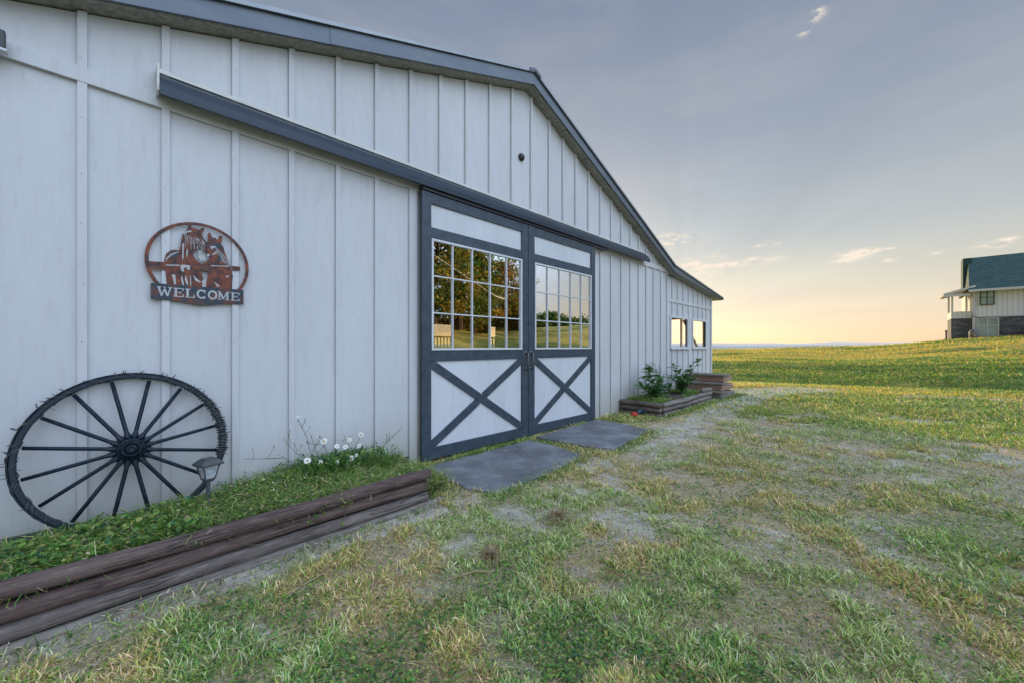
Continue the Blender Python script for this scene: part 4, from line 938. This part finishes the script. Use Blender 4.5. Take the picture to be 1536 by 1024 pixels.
def leafy_shrub(name,loc,stems,label,cat,mat,lsize=.085,per=26,asp=.36):
    e=empty(name,loc); tag(e,label,cat)
    sm=MB(); pts=[]
    for (dx,dy,hh) in stems:
        P=[Vector((0,0,0)),Vector((dx*.25,dy*.3,hh*.35)),Vector((dx*.6,dy*.65,hh*.7)),Vector((dx,dy,hh))]
        sm.tube(P,[.007,.006,.005,.003],6)
        for k in range(per):
            t=random.uniform(.15,1.0)*3; i=min(int(t),2); q=P[i].lerp(P[i+1],t-i); pts.append((q,random.random()*2*pi))
    sm.build('stem',M['stem'],e)
    lm=MB()
    for q,a in pts:
        ti=random.uniform(-.1,.95); d=Vector((cos(a)*cos(ti),sin(a)*cos(ti),sin(ti))); s=Vector((-sin(a),cos(a),random.uniform(-.3,.3))); u=d.cross(s); S=lsize*random.uniform(.6,1.15); w=S*asp/2
        lm.add([q+d*0,q+d*S*.3+s*w+u*w*.3,q+d*S*.35,q+d*S*.3-s*w+u*w*.3,q+d*S*.7+s*w*.85-Vector((0,0,S*.05)),q+d*S*.72-Vector((0,0,S*.08)),q+d*S*.7-s*w*.85-Vector((0,0,S*.05)),q+d*S-Vector((0,0,S*.2))],[(0,1,2),(0,2,3),(1,4,5,2),(2,5,6,3),(4,7,5),(5,7,6)])
    lm.build('leaves',mat,e,smooth=False)
leafy_shrub('leafy_shrub',(7.55,-.40,.24),[(-.05,.05,.66),(-.40,.05,.50),(.28,-.05,.5),(-.62,-.05,.32),(.05,.1,.76),(-.2,-.2,.42),(.45,.05,.34),(.0,-.22,.3),(.6,-.1,.2)],'dark green shrub at the near end of the small timber planter','shrub',M['green'],.20,26,.36)
leafy_shrub('leafy_shrub',(8.95,-.42,.26),[(.02,.05,.45),(.42,-.1,.66),(.55,.05,.5),(-.35,.05,.68),(-.55,0,.42),(.2,-.2,.35),(.75,-.15,.72),(-.2,-.2,.3),(.3,.1,.3)],'spreading dark green shrub at the far end of the small timber planter','shrub',M['green'],.18,30,.38)
leafy_shrub('wispy_weed',(8.2,-.25,.24),[(-.15,.05,.62),(.10,.03,.60),(-.05,.08,.72),(.25,0,.5),(-.25,0,.48),(.18,.08,.66)],'thin wispy plant with tiny leaves between the two shrubs','plant',M['green2'],.055,26,.5)
# pale stone leaning behind
st_=MB(); st_.prism([(8.55,.28),(9.05,.28),(9.0,.50),(8.9,.62),(8.80,.58),(8.62,.42)],-.16,-.11); sto=st_.build('leaning_stone',simple('pale_stone',(.52,.55,.58),(.38,.40,.43),8,.8,None,.3,.01),bevel=.012); tag(sto,'pale triangular stone leaning on the wall behind the planter shrubs','stone')
# ------------------------------------------------------------------ timber steps
sp=empty('timber_steps',(10.4,-.5,.08)); tag(sp,'three weathered timber steps stacked beyond the small planter','steps')
for k,(x0,y0) in enumerate(((9.93,-.97),(10.12,-.93),(10.36,-.90))):
    z0=.06+.19*k; x1=11.0
    s_=MB(); X0,Y0=x0-10.4,y0+.5
    s_.box(X0,X0+.04,Y0,.45,z0-.08,z0+.145-.08); s_.box(X0+.041,x1-10.4,Y0,Y0+.04,z0-.08,z0+.145-.08); s_.box(x1-10.4,x1-10.36,Y0,.45,z0-.08,z0+.065)
    s_.box(X0-.002,X0+.045,Y0+.30,Y0+.36,z0-.078,z0+.063)
    ri=s_.build('riser',simple('weathered_red_riser',(.24,.11,.07),(.34,.27,.22),9,.8,(1,1.5,3),.3,.006) if k else M['log3'],sp,bevel=.005)
    t_=MB(); 
    for j in range(3):
        a=X0-.04+j*.16
        t_.box(a,a+.152 if k<2 else a+.20,Y0-.035,.46,z0+.067,z0+.105)
    if k==2: pass
    t_.build('tread',M['log3'],sp,bevel=.006)

# red and dark-blue plastic by the planter
rd=empty('hose_nozzle',(6.62,-.50,hz(6.62,-.5))); tag(rd,'red plastic hose nozzle lying in the grass before the small planter','hose nozzle'); rd.scale=(1.35,1.35,1.35)
b=MB(); b.tube([(-.09,0,.035),(-.05,0,.04),(.0,.01,.04),(.06,.02,.035)],[.032,.036,.028,.022],12); b.build('nozzle_head',M['redp'],rd,smooth=True)
b=MB(); b.tube([(.05,.02,.04),(.14,.0,.07),(.20,-.03,.05)],[.024,.022,.02],10); b.build('grip',simple('blue_plastic',(.02,.06,.11),(.015,.04,.08),10,.4),rd,smooth=True)
b=MB(); pts=[(.18+.10*cos(t)+.02*t,-.02+.09*sin(t),.03+.006*t) for t in np.linspace(0,13,60)]; b.tube(pts,.012,8); ho=b.build('garden_hose',simple('dark_green_hose',(.02,.035,.03),(.03,.05,.04),10,.4),smooth=True,loc=(6.66,-.50,hz(6.7,-.5))); tag(ho,'short coil of dark garden hose beside the red nozzle','hose')

# twigs and dead clumps
def twig(pts,label,r=.004):
    mb=MB(); P=[(x,y,hz(x,y)+z) for x,y,z in pts]; o=np.array(P[0]); mb.tube([tuple(np.array(p)-o) for p in P],[r*(1-.12*i) for i in range(len(P))],6)
    t=mb.build('dry_twig',M['straw'],loc=tuple(o)); tag(t,label,'twig','pale dry twigs lying on the lawn')
twig([(1.28,-2.05,.02),(1.37,-2.10,.035),(1.45,-2.12,.03),(1.52,-2.18,.02)],'pale forked twig lying on the bare patch nearest the log bed',.006)
twig([(1.55,-2.62,.03),(1.68,-2.72,.05),(1.80,-2.76,.05),(1.92,-2.74,.045),(1.99,-2.66,.05)],'curled pale stalk lying in the middle of the foreground lawn',.004)
twig([(.62,-1.55,.02),(.75,-1.53,.03),(.88,-1.47,.02)],'straight thin twig lying along the foot of the log bed',.004)
twig([(.35,-1.80,.02),(.46,-1.86,.03),(.60,-1.87,.03)],'short bent twig in the grass at the lower left',.004)
twig([(2.9,-3.1,.02),(3.05,-3.15,.04),(3.2,-3.12,.03)],'thin twig on the bare soil at the right',.004)
def tuft(x,y,s,label):
    n=520; a=RNG.random(n)*2*pi; rr=np.abs(RNG.normal(0,s,n)); X=rr*np.cos(a);Y=rr*np.sin(a)*.7
    C=pick(n,['st','br'],[.4,.6])
    o=blades('dead_grass_clump',X,Y,np.full(n,.003)+.03*np.exp(-(rr/s)**2),RNG.uniform(.04,.10,n),RNG.uniform(.002,.004,n),RNG.uniform(.6,1.5,n),C*.8,M['leafA'],.8); o.location=(x,y,hz(x,y)); tag(o,label,'dead grass clump')
tuft(2.35,-2.02,.09,'brown dead grass clump on the bare soil beyond the log bed end'); tuft(1.62,-2.05,.06,'small brown dead grass clump closer to the camera, by a bare patch')

# ------------------------------------------------------------------ far house
HX=61.5
ho=empty('house',(HX,-12,2.0)); tag(ho,'white two storey house with stone base and dark teal roof on the right','house')
HB=1.95
def hbx(name,mat,x0,x1,y0,y1,z0,z1,parent=None,label=None):
    b=MB(); b.box(x0-HX,x1-HX,y0+12,y1+12,z0-2,z1-2); o=b.build(name,mat,parent or ho); 
    return o
siding=brick('white_vertical_siding',(.72,.74,.77),(.69,.71,.74),(.42,.45,.5),.32,30,1,.02)
EZ=ZC+6.0
stz=HB+2.35
hbx('stone_base',M['stone'],HX,HX+9,-26,-9.82,HB-1,stz)
b=MB(); b.box(.02,9,-14,2.18,stz-2,EZ-2)
hw=b.build('wall',siding,ho)
hbx('trim_board',M['vinyl'],HX-.05,HX+.03,-26,-9.76,stz-.06,stz+.10)
hbx('corner_board',M['vinyl'],HX-.05,HX+.03,-10.0,-9.76,HB,EZ-.15)
# roof: eave at HX-.5, ridge at HX+4.5
RZ=EZ+3.7
b=MB(); vs=[(-.6,-15,EZ-.30-2),(-.6,2.5,EZ-.30-2),(4.5,2.1,RZ-2),(4.5,-15,RZ-2),(9.6,-15,EZ-.3-2),(9.6,2.4,EZ-.3-2)]
b.add(vs,[(0,1,2,3),(3,2,5,4),(0,3,4),(1,5,2),(0,4,5,1)]); b.build('roof',M['shingle'],ho)
b=MB(); b.box(-.66,-.58,-15,2.55,EZ-.50-2,EZ-.28-2); b.build('gutter',M['vinyl'],ho)
b=MB(); vs=[(x,y,z) for z in (EZ-2,RZ-.12-2) for x,y in ((3.6,1.9),(3.6,2.55),(5.4,2.55),(5.4,1.9))]
b.add(vs,[(3,2,1,0),(4,5,6,7),(0,1,5,4),(1,2,6,5),(2,3,7,6),(3,0,4,7)]); b.build('upper_gable',M['shingle'],ho)
def hwin(yc,z0,w,h,frame,cols=2,rows=2,name='window'):
    fr=MB(); t=.07; x0=-.10;x1=.02
    y0=yc+12-w/2;y1=y0+w;z0-=2;z1=z0+h
    fr.box(x0,x1,y0,y0+t,z0,z1);fr.box(x0,x1,y1-t,y1,z0,z1);fr.box(x0,x1,y0+t,y1-t,z0,z0+t);fr.box(x0,x1,y0+t,y1-t,z1-t,z1)
    for k in range(1,cols): yy=y0+w*k/cols; fr.box(x0+.02,x1,yy-.03,yy+.03,z0+t,z1-t)
    for k in range(1,rows): zz=z0+h*k/rows if name=='window' else z0+h*.64; fr.box(x0+.025,x1,y0+t,y1-t,zz-.03,zz+.03)
    f=fr.build(name,frame,ho); g=MB(); g.box(-.04,.018,y0+.02,y1-.02,z0+.02,z1-.02); g.build('pane',M['hglass'],f); return f
m_,nt_,p_,o__=nmat('pale_house_glass'); n_=noise(nt_,.8,2); r__=ramp(nt_,n_,[(.4,(.22,.30,.30)),(.6,(.32,.42,.40))]); nt_.links.new(r__.outputs[0],p_.inputs['Base Color']); p_.inputs['Roughness'].default_value=.15; M['hglass']=m_
hwin(-10.73,stz+1.15,.95,1.50,M['black'])
hwin(-10.76,HB+.10,1.45,2.10,M['vinyl'],2,2,'patio_door')
hbx('door_jamb',M['stone'],HX-.02,HX+.0,-10.03,-9.88,HB,HB+2.2)
hbx('downspout',M['vinyl'],HX-.14,HX-.06,-9.93,-9.84,HB+.7,EZ-.4)
# porch on the gable side
hbx('stone_base',M['stone'],HX+.3,HX+4,-9.80,-8.35,HB-1,stz-.1)
hbx('porch_half_wall',siding,HX+.3,HX+4,-9.80,-8.35,stz-.1,stz+.62)
for y in (-8.45,-9.74): 
    for x in (HX+.3,HX+3.8): hbx('porch_post',M['vinyl'],x,x+.15,y-.05,y+.10,stz+.62,EZ-.5)
b=MB(); vs=[(-.2,2.0,EZ-.02-2),(-.2,4.18,EZ-.68-2),(5,4.18,EZ-.68-2),(5,2.0,EZ-.02-2)]; vs+= [(x,y,z+.18) for x,y,z in vs]
b.add(vs,[(0,1,2,3),(7,6,5,4),(0,4,5,1),(1,5,6,2),(2,6,7,3),(3,7,4,0)]); b.build('porch_roof',simple('porch_roof_board',(.34,.27,.18),(.26,.2,.14),4,.7),ho)
b=MB(); b.box(-.3,-.2,2.4,4.22,EZ-.85-2,EZ-.6-2); 
for xx in (-.26,): b.bar((xx,2.05,EZ+.10-2),(xx,4.22,EZ-.60-2),.12,.22)
b.build('porch_fascia',M['vinyl'],ho)
# deck at right
dk=empty('deck',(59.5,-14.4,HB)); tag(dk,'raised timber deck corner with pale post beside the house','deck')
b=MB(); b.box(-1.2,1.9,-3,1.0,1.45,1.6); b.build('deck_floor',M['log3'],dk)
for y in (.75,-1.0): 
    b=MB(); b.box(-1.1,-.9,y,y+.2,-.4,1.449); b.build('deck_post',M['vinyl'],dk)
b=MB(); b.box(-.8,1.9,-3,.9,-.4,1.40); b.build('under_deck_shade',M['black'],dk)  # black box stands in for the shade below the deck
b=MB(); b.lathe([(.30,0),(.34,.5),(.36,.75),(.2,1.0),(.05,1.08)],(0,0,0),14); gr_=b.build('covered_grill',simple('grill_cover',(.05,.05,.055),(.3,.31,.33),3,.6),loc=(60.4,-9.75,HB)); tag(gr_,'small covered grill by the patio door of the far house','grill')
b=MB(); b.lathe([(.07,0),(.07,.95),(.10,.97),(.10,1.08),(.02,1.12)],(0,0,0),10); fp=b.build('field_post',M['log'],loc=(61,-7.95,HB-.1)); tag(fp,'short dark post on the field ridge left of the far house','post')
# small bush on the crest
def leafball(name,loc,rad,h,nl,ls,cols,probs,label,cat,trunk=None,group=None,squash=(1,1,1)):
    e=empty(name,loc); tag(e,label,cat,group)
    return e
# ------------------------------------------------------------------ trees (south-east of the yard; seen mirrored in the door panes)
def tree(loc,h,w,label,cols,probs,seed,nl=9000,ls=.16,trunkh=.25,conif=False,group='trees standing across the yard'):
    rnd=random.Random(seed); rg=np.random.default_rng(seed)
    e=empty('tree',loc); tag(e,label,'tree',group)
    tb=MB(); tb.tube([(0,0,-.3),(.05*w*rnd.uniform(-1,1),0,h*.3),(0,.03*w,h*.6),(0,0,h*.92)],[h*.028,h*.022,h*.013,h*.003],8)
    cl=[]
    nb=26
    for k in range(nb):
        t=trunkh+(1-trunkh)*(k+.5)/nb; a=k*2.4+rnd.uniform(-.4,.4)
        rad=w*.5*((1-t)**.75 if conif else sin(pi*min(1,(t-trunkh*.8)/(1-trunkh*.8)*.88+.12))**.7)*rnd.uniform(.65,1.15)
        z0=h*t*.9; p1=(rad*cos(a),rad*sin(a),z0+(.02 if conif else .12)*h*rnd.uniform(.3,1))
        tb.tube([(0,0,z0*.92),(p1[0]*.5,p1[1]*.5,(z0+p1[2])/2),p1],[h*.008,h*.005,h*.002],5)
        for j in range(5):
            f=rnd.uniform(.35,1.05); cl.append((p1[0]*f+rnd.gauss(0,.05*w),p1[1]*f+rnd.gauss(0,.05*w),z0+(p1[2]-z0)*f+rnd.gauss(0,.02*h),rnd.uniform(.05,.10)*w))
    tb.build('trunk',M['bark'],e)
    cl=np.array(cl); ix=rg.integers(0,len(cl),nl); c=cl[ix]; P=c[:,:3]+rg.normal(0,1,(nl,3))*c[:,3:4]*np.array([1,1,.6])
    A=np.array([PC[k] for k in cols]); pr=np.array(probs)/sum(probs); ci=rg.choice(len(cols),len(cl),p=pr); Cc=A[ci[ix]]*rg.uniform(.7,1.3,nl)[:,None]
    o=leaves('crown',P[:,0],P[:,1],P[:,2],rg.uniform(.6,1.3,nl)*ls,Cc,M['leafA'],1.4,.8); o.parent=e
PC['or']=np.array((.55,.33,.11)); PC['ol']=np.array((.27,.31,.10)); PC['rb']=np.array((.34,.18,.09))
def at(px,dist):   # direction mirrored in the door plane
    a=math.radians(44.4515)+math.atan((768-px)/580.0)
    return (dist*cos(a),3.64-dist*sin(a))
tl=[(648,45,15.0,9.0,'tall broad tree across the yard, nearest the barn',['ol','gd','dk','or'],[.35,.2,.3,.15],False),
    (684,48,14.0,8.5,'tall green and gold conifer across the yard',['ol','gr','gd','or'],[.4,.25,.15,.2],True),
    (716,52,12.0,8.0,'slightly shorter green conifer across the yard',['gr','ol','dk','gd'],[.35,.35,.15,.15],True),
    (750,56,10.0,8.0,'open crowned reddish tree at the end of the row',['rb','ol','or'],[.3,.4,.3],False),
    (777,60,5.5,5.0,'small brown tree at the far end of the row',['rb','ol'],[.5,.5],False),
    (626,44,16,11,'large dark tree at the near end of the row',['dk','ol','or'],[.4,.4,.2],False)]
for k,(px,dist,h,w,lab,cs,pb,cf) in enumerate(tl):
    x,y=at(px,dist); tree((x,y,hz(x,y)-.1),h,w,lab,cs,pb,100+k,6500,.38,.14,cf)
# hedge row below them (mass)
n=26000; t=RNG.random(n); a=at(600,47); b_=at(785,62); X=a[0]+(b_[0]-a[0])*t+RNG.normal(0,1.0,n); Y=a[1]+(b_[1]-a[1])*t+RNG.normal(0,1.0,n); Z=height(X,Y)+np.abs(RNG.normal(0,1.3,n))*(.6+.8*fbm(X,Y,3,71,2))
C=pick(n,['ol','or','dk','rb'],[.3,.25,.3,.15]); hd=leaves('brushwood',X,Y,Z,RNG.uniform(.15,.35,n),C,M['leafA'],1.2,.8); tag(hd,'golden brown undergrowth below the trees across the yard','undergrowth',kind='stuff')
# distant wood beyond the meadow
n=30000; t=RNG.random(n); a=at(775,72); b_=at(905,84); wv=fbm(t*60,t*0,6,81,3); X=a[0]+(b_[0]-a[0])*t+RNG.normal(0,1.5,n); Y=a[1]+(b_[1]-a[1])*t+RNG.normal(0,1.5,n); Z=height(X,Y)+RNG.random(n)*(.5+9*np.clip(wv-.33,0,1)*(1-.8*t))
C=pick(n,['dk','ol','gr'],[.5,.35,.15]); fw=leaves('far_wood',X,Y,Z,RNG.uniform(.35,.8,n),C,M['leafA'],1.2,.8); tag(fw,'far dark line of trees beyond the meadow','woodland',kind='stuff')

# ------------------------------------------------------------------ world, sun, camera
SUN_AZ=radians(43); SUN_EL=radians(8.5)
w=bpy.data.worlds.new('World'); sc.world=w; w.use_nodes=True; nt=w.node_tree; nt.nodes.clear()
out=nt.nodes.new('ShaderNodeOutputWorld'); bg=nt.nodes.new('ShaderNodeBackground'); nt.links.new(bg.outputs[0],out.inputs[0])
sky=nt.nodes.new('ShaderNodeTexSky'); sky.sky_type='NISHITA'; sky.sun_disc=False; sky.sun_elevation=SUN_EL; sky.sun_rotation=pi/2-SUN_AZ; sky.dust_density=1.5; sky.ozone_density=2.0; sky.air_density=1.0
tc=nt.nodes.new('ShaderNodeTexCoord'); sx=nt.nodes.new('ShaderNodeSeparateXYZ'); nt.links.new(tc.outputs['Generated'],sx.inputs[0])
def math_(op,a,b=None,c=None):
    n=nt.nodes.new('ShaderNodeMath'); n.operation=op
    for i,v in enumerate((a,b,c)):
        if v is None: continue
        if isinstance(v,(int,float)): n.inputs[i].default_value=v
        else: nt.links.new(v,n.inputs[i])
    return n.outputs[0]
el=math_('ARCSINE',sx.outputs['Z']); az=math_('ARCTAN2',sx.outputs['Y'],sx.outputs['X'])
# evening haze gradient by elevation (radians 0..1.57 mapped to 0..1)
e1=math_('DIVIDE',el,1.5708)
grad=ramp(nt,e1,[(0.0,(1.0,.71,.45)),(.03,(.94,.72,.50)),(.08,(.74,.68,.55)),(.15,(.52,.56,.56)),(.28,(.36,.405,.475)),(.48,(.215,.265,.365)),(.75,(.40,.50,.66)),(1.0,(1.1,1.25,1.5))])  # top stops brightened, out of frame, to light the ground
# bright sky lobe added behind the viewer, out of frame, to light wall and lawn
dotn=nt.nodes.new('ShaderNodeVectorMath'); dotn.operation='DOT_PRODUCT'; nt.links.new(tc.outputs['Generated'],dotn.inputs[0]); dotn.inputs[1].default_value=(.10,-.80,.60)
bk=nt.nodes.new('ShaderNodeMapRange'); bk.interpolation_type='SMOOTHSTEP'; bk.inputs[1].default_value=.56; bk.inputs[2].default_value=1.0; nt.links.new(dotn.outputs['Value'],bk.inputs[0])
BACK_FILL=(2.30,2.84,3.72)
base=mixc(nt,bk.outputs[0],grad.outputs[0],BACK_FILL)
nish=mixc(nt,1.0,sky.outputs[0],(.16,.16,.17),'MULTIPLY')
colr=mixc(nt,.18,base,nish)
gl_=math_('POWER',2.718,math_('MULTIPLY',math_('ADD',math_('POWER',math_('DIVIDE',math_('SUBTRACT',az,math.radians(22)),.42),2.0),math_('POWER',math_('DIVIDE',math_('ABSOLUTE',el),.15),2.0)),-1.0))
gc=nt.nodes.new('ShaderNodeVectorMath'); gc.operation='SCALE'; gc.inputs[0].default_value=(.34,.25,.145); nt.links.new(gl_,gc.inputs['Scale'])
colr=mixc(nt,1.0,colr,gc.outputs[0],'ADD')
# soft streaks of thin cloud
mp=nt.nodes.new('ShaderNodeMapping'); mp.inputs['Scale'].default_value=(1,1,4.5); nt.links.new(tc.outputs['Generated'],mp.inputs[0])
cn=nt.nodes.new('ShaderNodeTexNoise'); cn.inputs['Scale'].default_value=2.2; cn.inputs['Detail'].default_value=7; cn.inputs['Roughness'].default_value=.55; nt.links.new(mp.outputs[0],cn.inputs['Vector'])
cs=ramp(nt,cn.outputs[0],[(.45,(0,0,0)),(.75,(.28,.28,.28))]).outputs[0]
colr=mixc(nt,cs,colr,(.62,.60,.58))
# faint fan of sun rays above the glow
ra,re=math.radians(20.5),math.radians(4)
ang=math_('ARCTAN2',math_('SUBTRACT',el,re),math_('SUBTRACT',az,ra))
rn=nt.nodes.new('ShaderNodeTexNoise'); rn.noise_dimensions='1D'; rn.inputs['Scale'].default_value=2.4; rn.inputs['Detail'].default_value=2; nt.links.new(ang,rn.inputs['W'])
dd_=math_('ADD',math_('MULTIPLY',math_('SUBTRACT',az,ra),math_('SUBTRACT',az,ra)),math_('MULTIPLY',math_('SUBTRACT',el,re),math_('SUBTRACT',el,re)))
fa=math_('MULTIPLY',math_('POWER',2.718,math_('MULTIPLY',dd_,-3.2)),math_('SUBTRACT',1.0,math_('POWER',2.718,math_('MULTIPLY',dd_,-60.0))))
rf=math_('MULTIPLY_ADD',math_('MULTIPLY',math_('SUBTRACT',rn.outputs[0],.5),fa),.24,1.0)
rs=nt.nodes.new('ShaderNodeVectorMath'); rs.operation='SCALE'; nt.links.new(colr,rs.inputs[0]); nt.links.new(rf,rs.inputs['Scale']); colr=rs.outputs[0]
# small bright puffs low in the west
cn2=nt.nodes.new('ShaderNodeTexNoise'); cn2.inputs['Scale'].default_value=26; cn2.inputs['Detail'].default_value=6; cn2.inputs['Roughness'].default_value=.65
mp2=nt.nodes.new('ShaderNodeMapping'); mp2.inputs['Scale'].default_value=(1,1,2.6); nt.links.new(tc.outputs['Generated'],mp2.inputs[0]); nt.links.new(mp2.outputs[0],cn2.inputs['Vector'])
tot=None
def cdir(px,py):
    v=Vector((px-768,519-py,580)); a=radians(44.4515)-atan2(v.x,v.z); e=atan2(v.y,sqrt(v.x**2+v.z**2)); return a,e
for (px,py,wd,ht,st) in ((1052,402,44,15,1.9),(1010,362,44,12,1.1),(1290,381,30,6,1.3),(1262,391,20,4,.8),(1140,390,32,5,.8),(1150,366,26,4,.6),(1225,20,11,7,1.0),(1335,372,18,3,.7),(1500,366,22,5,1.0),(1512,360,14,3,.8),(1330,391,12,4,.6),(1400,380,10,3,.7),(1205,50,9,5,.5),(1120,396,60,5,.45)):
    a,e=cdir(px,py); ka=wd/1000.0; ke=ht/900.0
    d1=math_('DIVIDE',math_('SUBTRACT',az,a),ka); d2=math_('DIVIDE',math_('SUBTRACT',el,e),ke)
    q=math_('ADD',math_('MULTIPLY',d1,d1),math_('MULTIPLY',d2,d2)); q=math_('MULTIPLY',math_('POWER',2.718,math_('MULTIPLY',q,-.9)),st)
    tot=q if tot is None else math_('ADD',tot,q)
pm=math_('MULTIPLY',tot,math_('MULTIPLY_ADD',cn2.outputs[0],9.0,-4.1)); pc=nt.nodes.new('ShaderNodeClamp'); nt.links.new(pm,pc.inputs[0]); pc.inputs[2].default_value=.95
colr=mixc(nt,pc.outputs[0],colr,(1.0,.87,.72))
hsv=nt.nodes.new('ShaderNodeVectorMath'); hsv.operation='SCALE'; nt.links.new(colr,hsv.inputs[0]); hsv.inputs['Scale'].default_value=10.0
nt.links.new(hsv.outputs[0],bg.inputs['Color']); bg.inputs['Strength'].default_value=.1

ld=bpy.data.lights.new('sun','SUN'); ld.energy=5.0; ld.angle=radians(.6); ld.color=(1.0,.72,.40)
lo=bpy.data.objects.new('sun',ld); link(lo); d=Vector((cos(SUN_AZ)*cos(SUN_EL),sin(SUN_AZ)*cos(SUN_EL),sin(SUN_EL))); lo.rotation_euler=d.to_track_quat('Z','Y').to_euler(); lo.location=(20,20,20)

cd=bpy.data.cameras.new('camera'); cd.sensor_width=36; cd.lens=580/1536*36; cd.shift_y=7/1536; cd.clip_start=.05; cd.clip_end=12000
co=bpy.data.objects.new('camera',cd); link(co); co.location=CAM; co.rotation_euler=(pi/2,0,radians(44.4515)-pi/2)
sc.camera=co
sc.view_settings.view_transform='Standard'; sc.view_settings.look='None'; sc.view_settings.exposure=0; sc.view_settings.gamma=1
sc.render.engine='CYCLES'; sc.cycles.max_bounces=8; sc.cycles.transparent_max_bounces=8
